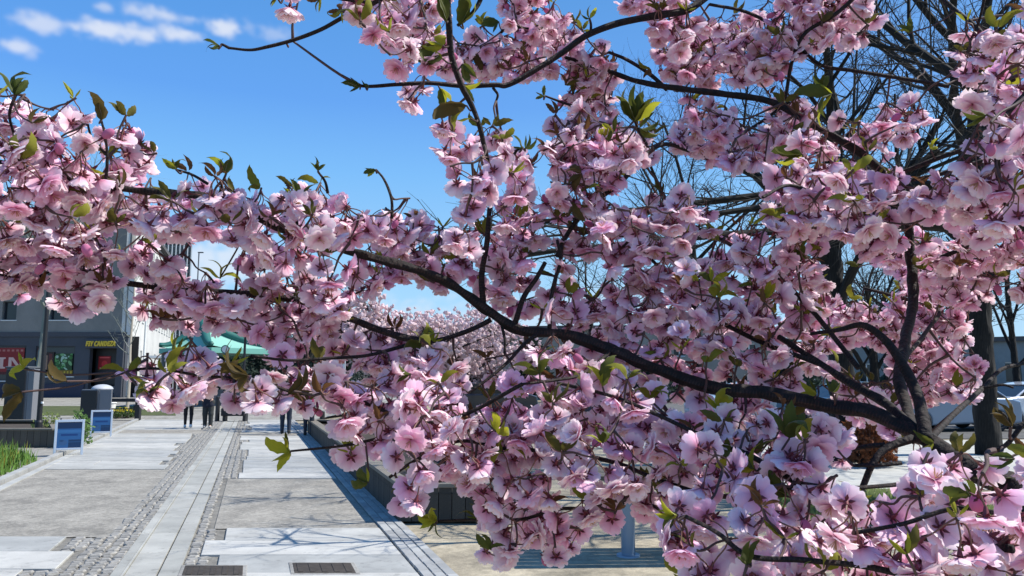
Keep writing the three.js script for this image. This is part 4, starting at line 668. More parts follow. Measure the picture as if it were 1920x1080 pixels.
  branch('branch', [[760, -40, 1.12], [700, 5, 1.13], [650, 30, 1.14], [600, 55, 1.15], [548, 74, 1.15], [500, 90, 1.15], [470, 94, 1.15], [430, 90, 1.15]], 5, 2.5, .12, 1, (a) => a < 650);
  branch('branch', [[700, 5, 1.13], [640, -5, 1.12], [590, -12, 1.11], [530, -3, 1.1]], 3, 2);
  // risers and side shoots of the main limb
  branch('branch', [[906, 572, 1.31], [905, 520, 1.32], [910, 460, 1.33], [915, 420, 1.34], [918, 390, 1.35]], 6, 4.5, .12, 1, () => true);
  branch('branch', [[965, 608, 1.3], [985, 560, 1.31], [1005, 520, 1.32], [1022, 492, 1.33]], 5.5, 4, .12, 1, () => true);
  branch('branch', [[1030, 622, 1.3], [1033, 575, 1.31], [1040, 530, 1.32], [1050, 488, 1.34], [1045, 450, 1.35]], 4.5, 3);
  branch('branch', [[920, 600, 1.3], [890, 612, 1.29], [850, 628, 1.28], [800, 640, 1.26], [760, 650, 1.25], [690, 665, 1.22], [620, 671, 1.2], [540, 672, 1.18], [470, 667, 1.16]], 5, 2.5, .12, 1, (a) => a < 930 && a > 500);
  branch('branch', [[800, 640, 1.27], [760, 634, 1.28], [700, 614, 1.3], [645, 590, 1.32], [560, 565, 1.33], [470, 550, 1.33], [350, 543, 1.32], [280, 535, 1.31], [200, 522, 1.3], [150, 508, 1.3], [90, 490, 1.3], [20, 470, 1.3], [-100, 440, 1.3]], 7, 5);
  branch('branch', [[110, 497, 1.3], [70, 520, 1.28], [30, 518, 1.27], [-60, 505, 1.25]], 3, 2);
  branch('branch', [[1010, 626, 1.29], [985, 645, 1.27], [950, 675, 1.24], [920, 706, 1.22], [880, 736, 1.2]], 4, 2.5, .12, 1, () => true);
  branch('branch', [[941, 612, 1.3], [943, 640, 1.29], [946, 662, 1.28]], 3, 2.5);
  branch('branch', [[1150, 655, 1.29], [1090, 700, 1.2], [1040, 715, 1.15], [980, 720, 1.12]], 4, 2.5);
  branch('branch', [[1900, 1030, .82], [1740, 1010, .9], [1600, 962, .97], [1560, 948, .98], [1500, 912, 1.0], [1400, 852, 1.04], [1330, 820, 1.06], [1240, 780, 1.09], [1150, 746, 1.12], [1045, 718, 1.15]], 8, 3);
  branch('branch', [[1500, 912, 1.0], [1350, 930, 1.05], [1240, 900, 1.1], [1170, 870, 1.13], [1120, 855, 1.14], [1050, 845, 1.15], [950, 845, 1.16], [860, 831, 1.17], [790, 860, 1.18], [730, 895, 1.18]], 5, 3);
  branch('branch', [[980, 720, 1.12], [860, 780, 1.14], [770, 790, 1.15], [720, 766, 1.16], [640, 745, 1.17], [560, 738, 1.17], [470, 712, 1.14], [380, 705, 1.12], [290, 692, 1.1], [225, 697, 1.1]], 4, 2.5);
  branch('branch', [[720, 820, 1.16], [650, 832, 1.15], [590, 840, 1.14], [545, 846, 1.13]], 3, 2);
  branch('branch', [[2050, 1150, .7], [1800, 1110, .74], [1640, 1070, .78], [1510, 1050, .8], [1400, 1036, .82], [1340, 1000, .84], [1285, 968, .86]], 7, 4);
  branch('branch', [[1190, 880, 1.12], [1150, 960, 1.18], [1060, 950, 1.2], [980, 975, 1.22], [900, 972, 1.23], [820, 977, 1.24]], 4, 2.5);
  branch('branch', [[1640, 340, 1.53], [1700, 322, 1.5], [1760, 295, 1.47], [1840, 268, 1.45], [1960, 225, 1.4]], 4.5, 5);
  branch('branch', [[1640, 345, 1.53], [1740, 332, 1.5], [1840, 305, 1.47], [1960, 262, 1.44]], 4, 5);
  branch('branch', [[1300, 285, 1.6], [1240, 272, 1.5], [1200, 300, 1.46], [1160, 342, 1.43], [1100, 392, 1.4], [1060, 440, 1.38], [1045, 480, 1.35]], 4, 5);
  branch('branch', [[1480, 190, 1.54], [1420, 232, 1.56], [1350, 272, 1.58], [1300, 285, 1.6]], 3.5, 2.5);
  branch('branch', [[1472, 188, 1.54], [1490, 105, 1.52], [1512, 62, 1.5], [1565, 25, 1.48], [1640, -40, 1.45]], 3.5, 4);
  branch('branch', [[1780, 162, 1.4], [1700, 150, 1.44], [1605, 134, 1.5], [1540, 120, 1.55], [1470, 60, 1.6], [1400, 22, 1.64], [1330, 8, 1.66]], 4, 3);
  branch('branch', [[1900, 150, 1.15], [1862, 98, 1.22], [1832, 52, 1.28], [1775, 4, 1.33], [1740, -40, 1.36]], 4.5, 4);
  branch('branch', [[1850, -30, 1.25], [1838, 40, 1.27], [1815, 90, 1.3], [1808, 105, 1.3]], 3, 2);
  branch('branch', [[1250, 168, 1.61], [1220, 140, 1.63], [1175, 112, 1.65], [1142, 98, 1.66]], 4, 3);
  branch('branch', [[1610, 690, 1.2], [1500, 560, 1.35], [1400, 480, 1.5], [1330, 440, 1.58], [1240, 400, 1.62], [1160, 395, 1.64]], 5, 3);
  branch('branch', [[1535, 682, 1.26], [1420, 640, 1.3], [1330, 590, 1.34], [1280, 560, 1.38], [1230, 500, 1.42], [1180, 450, 1.45]], 5, 3);
  branch('branch', [[1720, 500, 1.55], [1790, 470, 1.5], [1850, 440, 1.46], [1960, 400, 1.42]], 4, 5);
  branch('branch', [[1703, 420, 1.56], [1640, 400, 1.45], [1560, 380, 1.3], [1480, 350, 1.2], [1430, 370, 1.15]], 4, 3);
  branch('branch', [[1690, 680, 1.3], [1740, 620, 1.6], [1760, 580, 1.8], [1700, 560, 2.0], [1620, 540, 2.0]], 4, 3);
  branch('branch', [[2000, 120, 1.0], [1930, 170, 1.0], [1880, 230, 1.02], [1870, 310, 1.06], [1890, 390, 1.1], [1960, 470, 1.1]], 5, 5);
  branch('branch', [[1990, 800, .72], [1930, 790, .72], [1890, 840, .72], [1850, 850, .73]], 5, 4);
  branch('branch', [[1990, 930, .72], [1890, 960, .74], [1800, 950, .76], [1700, 985, .78], [1600, 1000, .8]], 5, 4);
  // short bare shoots that end in a tuft of new leaves against the sky
  const shoots = [[[735, 410, 1.3], [733, 372, 1.3], [718, 335, 1.3], [705, 318, 1.3]], [[30, 175, 1.1], [22, 215, 1.12], [28, 260, 1.14], [30, 310, 1.16]], [[198, 345, 1.16], [197, 300, 1.15], [194, 255, 1.14], [190, 225, 1.14]], [[200, 290, 1.15], [178, 258, 1.14], [165, 235, 1.13]], [[410, 372, 1.22], [415, 345, 1.21], [424, 325, 1.2]], [[615, 362, 1.24], [606, 340, 1.23], [596, 322, 1.22]], [[560, 438, 1.27], [558, 400, 1.26], [560, 372, 1.25]], [[390, 345, 1.2], [360, 330, 1.2], [330, 318, 1.2]], [[1107, 66, 1.54], [1110, 48, 1.54], [1105, 34, 1.53]], [[960, 300, 1.2], [968, 285, 1.2], [980, 276, 1.2]], [[1090, 205, 1.5], [1050, 190, 1.48], [1022, 180, 1.46]], [[940, 60, 1.6], [955, 48, 1.62], [1000, 55, 1.65]], [[430, 90, 1.15], [420, 88, 1.15], [414, 86, 1.15]], [[1215, 275, 1.4], [1195, 240, 1.35], [1190, 225, 1.33]], [[925, 165, 1.47], [935, 180, 1.46], [930, 190, 1.46]]];
  for (const s of shoots) branch('twig', s, 3, 2, .15);

  // --- where the blossom is, as outlines in sight lines; gaps are cut out again
  const cover = [
    [[-90, 150], [0, 168], [40, 182], [78, 196], [104, 212], [98, 245], [118, 285], [60, 330], [-90, 330]], [[124, 205], [150, 196], [166, 225], [168, 350], [124, 350]], [[192, 238], [235, 224], [272, 262], [292, 300], [282, 335], [262, 350], [205, 350], [192, 300]],
    [[-90, 320], [120, 335], [180, 345], [270, 343], [330, 345], [395, 330], [415, 345], [440, 368], [482, 375], [505, 358], [545, 352], [585, 356], [620, 360], [655, 366], [662, 398], [690, 408], [705, 392], [735, 398], [752, 362], [768, 384], [778, 412], [800, 404], [826, 402], [846, 424], [862, 450], [860, 520], [840, 560], [760, 530], [655, 560], [640, 640], [560, 640], [520, 660], [500, 640], [420, 625], [370, 612], [328, 626], [290, 612], [258, 590], [245, 545], [300, 525], [350, 540], [395, 520], [440, 525], [460, 500], [430, 462], [385, 440], [350, 440], [340, 458], [240, 440], [205, 445], [130, 442], [60, 432], [-90, 440]],
    [[-90, 452], [60, 446], [130, 440], [200, 458], [228, 490], [216, 540], [188, 578], [150, 586], [110, 572], [85, 556], [60, 580], [10, 572], [-90, 560]], [[225, 465], [250, 455], [300, 470], [345, 478], [352, 520], [330, 540], [235, 520]],
    [[202, 700], [225, 690], [246, 700], [244, 732], [214, 730]], [[262, 692], [300, 668], [340, 672], [358, 655], [395, 650], [412, 682], [440, 705], [505, 690], [530, 660], [640, 640], [720, 620], [800, 650], [870, 690], [880, 760], [1060, 790], [1100, 900], [1200, 960], [1260, 1010], [1250, 1000], [1210, 965], [1180, 955], [1150, 990], [1100, 1000], [1070, 1035], [1030, 1062], [970, 1045], [925, 1064], [900, 1040], [905, 990], [885, 955], [850, 920], [795, 920], [785, 955], [742, 945], [745, 910], [690, 842], [676, 868], [640, 872], [612, 856], [640, 800], [590, 775], [545, 768], [500, 778], [440, 772], [428, 742], [392, 724], [374, 756], [340, 762], [308, 772], [275, 764]],
    [[650, -60], [655, 60], [700, 78], [716, 112], [736, 150], [766, 216], [792, 216], [805, 188], [794, 150], [782, 108], [830, 70], [850, -60]], [[526, -30], [560, -30], [560, 26], [534, 26]], [[514, 84], [535, 82], [560, 92], [556, 108], [520, 105]],
    [[925, -60], [1000, -60], [1050, 8], [1078, 38], [1105, 66], [1075, 84], [1040, 92], [1000, 92], [962, 76], [948, 30], [930, 8]], [[868, 78], [905, 60], [940, 78], [985, 84], [1040, 92], [1085, 100], [1135, 80], [1160, 150], [1150, 235], [1120, 240], [1075, 222], [1045, 190], [1080, 160], [1055, 145], [1010, 152], [985, 142], [930, 148], [882, 140]], [[796, 92], [870, 86], [884, 146], [840, 152], [800, 140]], [[1600, 60], [1640, 20], [1660, 80], [1620, 110]],
    [[1145, -60], [1290, -60], [1290, 18], [1250, 55], [1215, 30], [1178, 22], [1160, 14]], [[1222, 36], [1300, 28], [1360, 38], [1450, 20], [1600, -60], [1640, 40], [1650, 90], [1600, 105], [1560, 80], [1500, 110], [1470, 140], [1440, 160], [1400, 158], [1340, 165], [1260, 168], [1222, 120]], [[1440, -60], [1660, -60], [1640, 20], [1500, 30]],
    [[814, 224], [838, 224], [852, 246], [872, 260], [902, 254], [936, 246], [962, 264], [972, 292], [1000, 310], [996, 346], [1000, 400], [1040, 430], [1000, 470], [990, 560], [1040, 600], [950, 590], [880, 540], [860, 470], [865, 420], [855, 355], [845, 330], [820, 300], [812, 262]],
    [[1040, 226], [1082, 214], [1134, 232], [1180, 250], [1246, 262], [1240, 300], [1200, 300], [1180, 330], [1150, 372], [1190, 392], [1240, 352], [1330, 372], [1340, 400], [1280, 430], [1440, 430], [1440, 330], [1300, 300], [1240, 250], [1250, 180], [1330, 190], [1400, 240], [1450, 250], [1440, 190], [1500, 190], [1540, 220], [1640, 240], [1660, 200], [1700, 180], [1740, 190], [1740, 250], [1660, 300], [1700, 360], [1780, 320], [1800, 200], [1790, 100], [2010, 80], [2010, 540], [1830, 560], [1810, 640], [1850, 680], [1820, 760], [1700, 765], [1700, 840], [1800, 880], [2010, 820], [2010, 1140], [1280, 1140], [1255, 1040], [1210, 965], [1000, 820], [880, 700], [1000, 650], [1100, 640], [1000, 600], [1060, 480], [1010, 420], [1030, 330], [1020, 300]],
    [[1650, 85], [1700, 80], [1740, 95], [1745, 140], [1715, 165], [1660, 150]], [[1795, 30], [1860, 40], [1880, 90], [1800, 90]], [[1940, -40], [2010, -40], [2010, 90], [1900, 90]], [[1570, 560], [1620, 545], [1650, 565], [1640, 605], [1600, 610]],
  ];
  const gaps = [
    [[655, 556], [720, 552], [800, 545], [850, 560], [890, 600], [840, 628], [760, 628], [700, 604], [652, 585]], [[880, 618], [1010, 622], [990, 655], [950, 688], [905, 688], [872, 650]], [[878, 732], [960, 735], [1045, 742], [1020, 762], [900, 764]],
    [[700, 870], [742, 880], [752, 955], [700, 925]], [[906, 398], [930, 388], [925, 440], [905, 440]], [[990, 425], [1020, 415], [1012, 445]], [[1070, 490], [1110, 480], [1140, 500], [1135, 560], [1090, 580]],
    [[1196, 170], [1268, 180], [1280, 230], [1262, 268], [1216, 300], [1230, 240]], [[1225, 305], [1300, 302], [1360, 318], [1440, 335], [1445, 400], [1400, 432], [1330, 385], [1260, 345], [1215, 345]], [[1632, 60], [1650, 40], [1700, 0], [1765, 0], [1800, 60], [1770, 130], [1700, 160], [1640, 165], [1605, 130]],
    [[1655, 285], [1720, 250], [1800, 200], [1830, 240], [1828, 300], [1770, 330], [1700, 320]], [[1545, 455], [1600, 462], [1650, 500], [1690, 515], [1680, 560], [1640, 585], [1565, 560], [1560, 640], [1535, 620], [1556, 560], [1535, 500]],
    [[1640, 640], [1668, 680], [1690, 740], [1650, 735], [1560, 690], [1540, 660], [1600, 640]], [[1690, 766], [1800, 768], [1805, 790], [1775, 815], [1740, 815], [1760, 780]], [[1570, 780], [1650, 800], [1690, 850], [1735, 865], [1720, 905], [1660, 950], [1575, 935], [1562, 905], [1610, 860]], [[1845, 845], [1925, 850], [1925, 905], [1860, 895]],
    [[1330, 168], [1420, 176], [1450, 200], [1400, 218], [1340, 195]], [[1160, 490], [1190, 500], [1180, 540], [1150, 545]], [[1440, 735], [1560, 750], [1560, 772], [1430, 758]], [[1200, 760], [1250, 740], [1330, 760], [1300, 790]], [[1520, 700], [1580, 720], [1560, 735], [1500, 720]], [[1300, 455], [1340, 450], [1340, 490], [1295, 500]], [[860, 925], [900, 925], [905, 960], [870, 955]],
    [[1410, 455], [1450, 440], [1470, 470], [1430, 500]], [[1750, 430], [1800, 440], [1790, 470], [1750, 470]], [[1870, 500], [1925, 495], [1925, 540], [1880, 545]], [[820, 620], [880, 640], [860, 690], [830, 690]], [[640, 690], [690, 690], [680, 715], [650, 715]],
  ];
  const inside = (poly, x, y) => { let c = false; for (let i = 0, j = poly.length - 1; i < poly.length; j = i++) { const [xi, yi] = poly[i], [xj, yj] = poly[j]; if ((yi > y) !== (yj > y) && x < (xj - xi) * (y - yi) / (yj - yi) + xi) c = !c; } return c; };
  const covered = (x, y) => cover.some((p) => inside(p, x, y)) && !gaps.some((p) => inside(p, x, y));
  // --- how far away the blossom hangs along each sight line
  const far = [[-60, 250, 1.12], [100, 290, 1.15], [60, 390, 1.17], [50, 520, 1.28], [250, 380, 1.2], [400, 410, 1.22], [600, 420, 1.25], [450, 580, 1.3], [290, 500, 1.3], [300, 720, 1.1], [450, 740, 1.12], [570, 720, 1.15], [750, 450, 1.45], [900, 350, 1.22], [940, 480, 1.4], [700, 60, 1.15], [760, 180, 1.2], [900, 110, 1.75], [1000, 40, 1.7], [1100, 150, 1.7], [1220, 0, 1.65], [1320, 100, 1.72], [1500, 60, 1.6], [1600, 60, 1.55], [1700, 110, 1.4], [1850, 60, 1.25], [1880, 200, 1.02], [1890, 350, 1.08], [1780, 380, 1.25], [1560, 370, 1.2], [1430, 330, 1.45], [1330, 230, 1.55], [1140, 280, 1.4], [1100, 400, 1.42], [1250, 540, 1.36], [1240, 620, 1.36], [1450, 500, 1.35], [1400, 640, 1.35], [1650, 220, 1.5], [1600, 580, 1.9], [1680, 540, 1.9], [1720, 640, 1.9], [1760, 700, 1.9], [1850, 470, 1.6], [1900, 460, 1.55], [680, 640, 1.4], [700, 720, 1.2], [800, 800, 1.15], [900, 660, 1.28], [950, 730, 1.2], [1100, 850, 1.12], [1000, 980, 1.22], [1200, 940, 1.15], [1300, 850, 1.06], [1200, 750, 1.18], [1300, 680, 1.3], [1500, 800, 1.08], [1400, 700, 1.25], [1640, 1020, .8], [1840, 800, .72], [1850, 880, .74], [1860, 1020, .74], [1350, 1020, .86], [1500, 920, .96], [1460, 1000, .86], [1280, 960, .95], [1750, 980, .77]];
  const depthAt = (x, y) => { let s = 0, w = 0; for (const q of far) { const d = (x - q[0]) ** 2 + (y - q[1]) ** 2 + 400, k = 1 / (d * d); s += q[2] * k; w += k; } return s / w; };

  // --- petals, flowers, calyxes
  function petal(L, W, lift, curl, twist, notch, seedNo) {             // grows along +z from the middle, face up +y
    const T = [0, .22, .46, .68, .87, 1], WW = [.12, .55, .90, 1, .86, .52], nu = 5, nv = 4, pos = [], col = [], idx = [], r = rng(seedNo), ph = r() * 6, tone = .95 + r() * .08;
    for (let i = 0; i <= nu; i++) for (let j = 0; j <= nv; j++) {
      const t = T[i], s = j / nv * 2 - 1, wide = W * WW[i] * (.97 + r() * .06);
      const tip = 1 - notch * Math.exp(-((s / .25) ** 2)) * smooth(.6, 1, t) - .07 * s * s * t + (r() - .5) * .05 * smooth(.6, 1, t), rr = L * t * tip, an = lift + curl * t;
      const x = s * wide / 2 + twist * t * t * L, y = Math.sin(an) * rr + .13 * wide * (s * s - .3) * smooth(0, .4, t) + .045 * L * Math.sin(s * 5 + ph) * t * t, z = Math.cos(an) * rr + .0012;
      pos.push(x, y, z);
      const k = smooth(.02, .40, t), e = smooth(.45, 1, t);
      col.push(Math.min(.99, lerp(lerp(.66, .95, k), .985, e) * tone), lerp(lerp(.20, .71, k), .87, e) * tone, lerp(lerp(.35, .79, k), .905, e) * tone);
    }
    for (let i = 0; i < nu; i++) for (let j = 0; j < nv; j++) { const a = i * (nv + 1) + j, b = a + nv + 1; idx.push(a, b, a + 1, a + 1, b, b + 1); }
    const g = new THREE.BufferGeometry(); g.setAttribute('position', new THREE.Float32BufferAttribute(pos, 3)); g.setAttribute('color', new THREE.Float32BufferAttribute(col, 3)); g.setIndex(idx); g.computeVertexNormals(); return g;
  }
  const paint = (g, r, gg, b) => { const n = g.attributes.position.count, c = new Float32Array(n * 3); for (let i = 0; i < n; i++) { c[3 * i] = r; c[3 * i + 1] = gg; c[3 * i + 2] = b; } g.setAttribute('color', new THREE.Float32BufferAttribute(c, 3)); return g; };
  function flower(seedNo, open, size = 1, lean = false) {                            // open: 0 a bell, 1 flat
    const r = rng(seedNo), list = [];
    const ring = (n, L, W, lift, off) => { for (let i = 0; i < n; i++) list.push(petal(L * (.9 + r() * .2) * size, W * (.9 + r() * .2) * size, lift + (r() - .5) * .22, -.35 + r() * .35 + (1 - open) * .3, (r() - .5) * .16, .12 + r() * .1, seedNo * 31 + list.length).rotateY((i + off + (r() - .5) * .35) / n * 6.2832)); };
    ring(lean ? 5 : 6, .0220, lean ? .0225 : .0200, lerp(1.0, .05, open), 0); ring(lean ? 4 : 5, .0205, .0180, lerp(1.12, .32, open), .5); ring(lean ? 2 : 3, .0160, .0140, lerp(1.3, .75, open), .25);
    const st = new Sticks(3); for (let i = 0; i < 9; i++) { const a = r() * 6.28, e = .25 + r() * .35; st.add(V(0, .002, 0), V(Math.cos(a) * e * .011, .010 + r() * .002, Math.sin(a) * e * .011), .0003, .0006); }
    const s = paint(st.build(), .70, .45, .28); s.deleteAttribute('uv');
    return mergeGeometries([...list.map((g) => { const h = g.toNonIndexed(); h.deleteAttribute('uv'); return h; }), s]);
  }
  function bud(seedNo) {
    const g = new THREE.SphereGeometry(.0062, 8, 7).scale(1, 1.5, 1).translate(0, .008, 0); g.deleteAttribute('uv'); const h = g.toNonIndexed(); return paint(h, .62, .22, .38);
  }
  function calyx(Lp, bend, seedNo, small = 1) {                        // star of sepals at the origin, stalk down along -y
    const r = rng(seedNo), list = [];
    for (let i = 0; i < 5; i++) {
      const a = (i + (r() - .5) * .2) / 5 * 6.2832, L = .0112 * small * (.85 + r() * .3), w = .0044 * small, dz = Math.cos(a), dx = Math.sin(a), dip = -.0015 - r() * .003;
      const p = [[0, .000, 0], [dx * L * .5 + dz * w / 2, -.001, dz * L * .5 - dx * w / 2], [dx * L, dip, dz * L], [dx * L * .5 - dz * w / 2, -.001, dz * L * .5 + dx * w / 2], [dx * L * .45, -.0022, dz * L * .45]];
      const g = new THREE.BufferGeometry(); g.setAttribute('position', new THREE.Float32BufferAttribute([0, 1, 4, 1, 2, 4, 2, 3, 4, 3, 0, 4].flatMap((k) => p[k]), 3)); g.computeVertexNormals(); list.push(paint(g, .115, .016, .028));
    }
    const strip = (g) => { g.deleteAttribute('uv'); return g.index ? g.toNonIndexed() : g; };
    list.push(paint(strip(new THREE.CylinderGeometry(.0032 * small, .0014, .009, 7).translate(0, -.0045, 0)), .16, .026, .036));
    const pts = [V(0, -.008, 0), V(bend * .25, -.008 - Lp * .35, bend * .1), V(bend * .35, -.008 - Lp * .7, 0), V(0, -.008 - Lp, 0)];
    list.push(paint(strip(tube(pts, [.0010, .0009, .0009, .0012], 5, 2)), .17, .075, .052));
    return mergeGeometries(list);
  }
  const flowers = [flower(1, .95), flower(2, .8), flower(3, .62), flower(4, .35), flower(5, 1.08, 1.05), flower(6, .7, .93), flower(7, .2, .9), flower(8, .5, 1.02), flower(9, .88, .97)], lighter = [11, 12, 13, 14, 15, 16, 17, 18, 19].map((k, i) => flower(k, [.95, .8, .6, .35, 1.08, .7, .2, .5, .88][i], 1.02, true));
  const buds = [bud(1)];
  const LEN = [.020, .028, .037], calyxes = [0, 1, 2, 3, 4, 5].map((i) => calyx(LEN[i % 3], (i % 2 ? 1 : -1) * .012, 50 + i)), budCalyx = [0, 1, 2].map((i) => calyx(LEN[i], .01, 70 + i, .72));

  // --- spurs, and the flowers hung from each
  const spurs = [], items = [];
  function spurAt(x, y, d, count, px) {
    const s = P(x, y, d); if (s.y < .25) return; spurs.push({ p: s, x, y });
    const tint = .94 + R() * .1, turn = R() * 6.28;
    for (let k = 0; k < count; k++) {
      const a = turn + k / count * 6.2832 + (R() - .5) * .8, tilt = .35 + R() * .95;
      const dir = V(Math.cos(a) * Math.sin(tilt), -Math.cos(tilt) * .9 + (R() < .18 ? 1.1 : 0), Math.sin(a) * Math.sin(tilt)).add(V(0, -.18, -.42)).normalize(), li = Math.floor(R() * 3), L = .009 + LEN[li];
      const c = s.clone().addScaledVector(dir, L), q = c.clone().addScaledVector(dir, .008).sub(camera.position), cp = Math.cos(PITCH), sp = Math.sin(PITCH), zc = q.y * sp - q.z * -cp, dd = -(q.z * cp) + q.y * sp;
      const X = 960 + FOCAL * q.x / dd, Y = 540 - FOCAL * (q.y * cp + q.z * sp) / dd;
      if (!covered(X, Y)) continue;
      const Dp = FOCAL * .042 / dd; let hides = false;
      for (const [a, b, w] of bare) { const vx = b[0] - a[0], vy = b[1] - a[1], tt = clamp(((X - a[0]) * vx + (Y - a[1]) * vy) / (vx * vx + vy * vy)); if (dd < lerp(a[2], b[2], tt) + .03 && Math.hypot(X - a[0] - vx * tt, Y - a[1] - vy * tt) < w + Dp * .38) { hides = true; break; } }
      if (hides) continue;
      const isBud = R() < .05, face = dir.clone().add(V((R() - .5) * .6, (R() - .5) * .5 - .1, (R() - .5) * .6)).normalize();
      items.push({ c, dir, face, li, isBud, v: isBud ? 0 : Math.floor(R() * 9), cv: Math.floor(R() * 2) * 3 + li, X, Y, d: dd, spin: R() * 6.28, pink: R() < .3 ? .5 + R() * .5 : R() * .25, tint: tint * (.95 + R() * .1), size: (.90 + R() * .25) });
    }
  }
  for (const [x, y, d] of [[545, -6, 1.14], [528, 76, 1.15], [545, 78, 1.15]]) spurAt(x, y, d, 3, 50);
  const taken = [];
  function scatter(n, gapK, back, chance) {
    for (let i = 0; i < n; i++) {
      const x = -110 + R() * 2140, y = -80 + R() * 1240, d0 = depthAt(x, y), D = FOCAL * .044 / d0; if (!covered(x, y + D * .35) || R() > chance) continue;
      const d = d0 + back + (R() - .5) * .16, min = D * gapK * (d0 > 1.42 ? .82 : 1);
      if (taken.some((t) => t.b === back && Math.hypot(t.x - x, t.y - y) < min)) continue;
      taken.push({ x, y, b: back }); spurAt(x, y, d, 4 + Math.floor(R() * 3), D);
    }
  }
  scatter(26000, .82, -.02, 1);
  scatter(9000, 1.05, .17, .8);

  // --- twigs: every spur joined to the nearest branch or twig
  const left = spurs.slice(), tw = [];
  {
    const cell = new Map(), key = (p) => `${Math.floor(p.x / .12)},${Math.floor(p.y / .12)},${Math.floor(p.z / .12)}`;
    const put = (p) => { const k = key(p); (cell.get(k) || cell.set(k, []).get(k)).push(p); };
    anchors.forEach(put);
    const nearest = (p) => { let best = null, bd = 9; for (let r = 1; r <= 5 && !(best && bd <= (r - 1) * .12); r++) { const cx = Math.floor(p.x / .12), cy = Math.floor(p.y / .12), cz = Math.floor(p.z / .12); for (let x = -r; x <= r; x++) for (let y = -r; y <= r; y++) for (let z = -r; z <= r; z++) { if (Math.max(Math.abs(x), Math.abs(y), Math.abs(z)) < r && r > 1) continue; for (const q of cell.get(`${cx + x},${cy + y},${cz + z}`) || []) { const d = q.distanceTo(p); if (d < bd) { bd = d; best = q; } } } } return [best, bd]; };
    left.forEach((s) => { s.n = nearest(s.p); }); left.sort((a, b) => a.n[1] - b.n[1]);
    for (const s of left) {
      const [q, d] = nearest(s.p); if (!q || d > .55) continue; 
      if (d < .012) continue;
      const m1 = q.clone().lerp(s.p, .35).add(V((R() - .5), (R() - .7), (R() - .5)).multiplyScalar(d * .16)), m2 = q.clone().lerp(s.p, .7).add(V((R() - .5), (R() - .7), (R() - .5)).multiplyScalar(d * .14)), end = s.p.clone().addScaledVector(s.p.clone().sub(m2).normalize(), .004);
      tw.push({ pts: [q, m1, m2, end], d, x: s.x, y: s.y }); const c = new THREE.CatmullRomCurve3([q, m1, m2, s.p]); for (let i = 1; i <= 8; i++) put(c.getPoint(i / 8));
    }
  }
  const inFrame = (o) => o.x > -20 && o.x < 1940 && o.y > -20 && o.y < 1100;
  tw.sort((a, b) => (inFrame(b) - inFrame(a)) || b.d - a.d);
  const restTwigs = [];
  tw.forEach((t, i) => { const r0 = .0012 + t.d * .010, g = tube(t.pts.map(loc), [Math.min(.0042, r0 + .0008), r0, r0 * .85, .0019], 6, 3, .1); if (i < 260) part('twig', g, M.twig, tree); else restTwigs.push(g); });
  if (restTwigs.length) part('twigs', join(restTwigs), M.twig, tree).userData.kind = 'stuff';

  // --- flowers: the nearest 300 in view as parts with their calyx, the others joined
  const up = V(0, 1, 0);
  const quat = (dir, spin) => new THREE.Quaternion().setFromUnitVectors(up, dir).multiply(new THREE.Quaternion().setFromAxisAngle(up, spin));
  items.forEach((o) => { o.q = quat(o.face, o.spin); o.q2 = quat(o.dir, o.spin); });
  const ranked = items.filter((o) => !o.isBud && o.X > 5 && o.X < 1915 && o.Y > 5 && o.Y < 1075).sort((a, b) => a.d - b.d);
  // the front of the crown: a flower counts as hidden when nearer ones crowd its sight line
  const shown = [], picked = new Set();
  for (const o of ranked) { const D = FOCAL * .042 / o.d; if (shown.some((s) => Math.hypot(s.X - o.X, s.Y - o.Y) < D * .42)) continue; shown.push(o); }
  shown.sort((a, b) => a.d - b.d).slice(0, 300).forEach((o) => picked.add(o));
  const B = new Accumulator(), C = new Accumulator(), K = new Accumulator();
  for (const o of items) {
    const s = o.size, Sc = V(s, s, s), p = loc(o.c);
    if (picked.has(o)) {
      const f = part('blossom', flowers[o.v], M.petals[Math.min(3, Math.floor(o.pink * 4))], tree, p); f.quaternion.copy(o.q); f.scale.copy(Sc);
      const c = part('calyx', calyxes[o.cv], M.calyx, f); c.quaternion.copy(o.q.clone().invert().multiply(o.q2)); c.scale.set(1 / s, 1 / s, 1 / s);
    } else {
      (o.isBud ? K : B).add(o.isBud ? buds[0] : lighter[o.v], p, o.q2 && (o.isBud ? o.q2 : o.q), s, o.tint, 1 - .20 * o.pink, 1 - .05 * o.pink);
      C.add(o.isBud ? budCalyx[o.li] : calyxes[o.cv], p, o.q2, 1, 1);
    }
  }
  part('blossoms', B.build(), M.petal, tree).userData.kind = 'stuff';
  part('buds', K.build(), M.petal, tree).userData.kind = 'stuff';
  part('calyxes', C.build(), M.calyx, tree).userData.kind = 'stuff';

  // --- new leaves: tufts at shoot ends, drawn out, folded along the midrib, toothed at the edge
  function leaf(L, W, fold, curl, seedNo) {
    const nu = 9, pos = [], idx = [], r = rng(seedNo), ph = r() * 9;
    for (let i = 0; i <= nu; i++) {
      const t = i / nu, w = W * Math.pow(Math.sin(Math.PI * Math.pow(t, .8)), .8) * (t > .8 ? .8 : 1), an = curl * t * t, z = Math.cos(an) * L * t, y0 = Math.sin(an) * L * t;
      for (let j = -2; j <= 2; j++) { const s = j / 2, tooth = Math.abs(j) === 2 ? 1 + (i % 2 ? .09 : -.09) : 1; pos.push(s * w / 2 * tooth * Math.cos(fold), y0 + Math.abs(s) * w / 2 * Math.sin(fold) + .02 * L * Math.sin(t * 9 + ph + s), z); }
    }
    for (let i = 0; i < nu; i++) for (let j = 0; j < 4; j++) { const a = i * 5 + j, b = a + 5; idx.push(a, b, a + 1, a + 1, b, b + 1); }
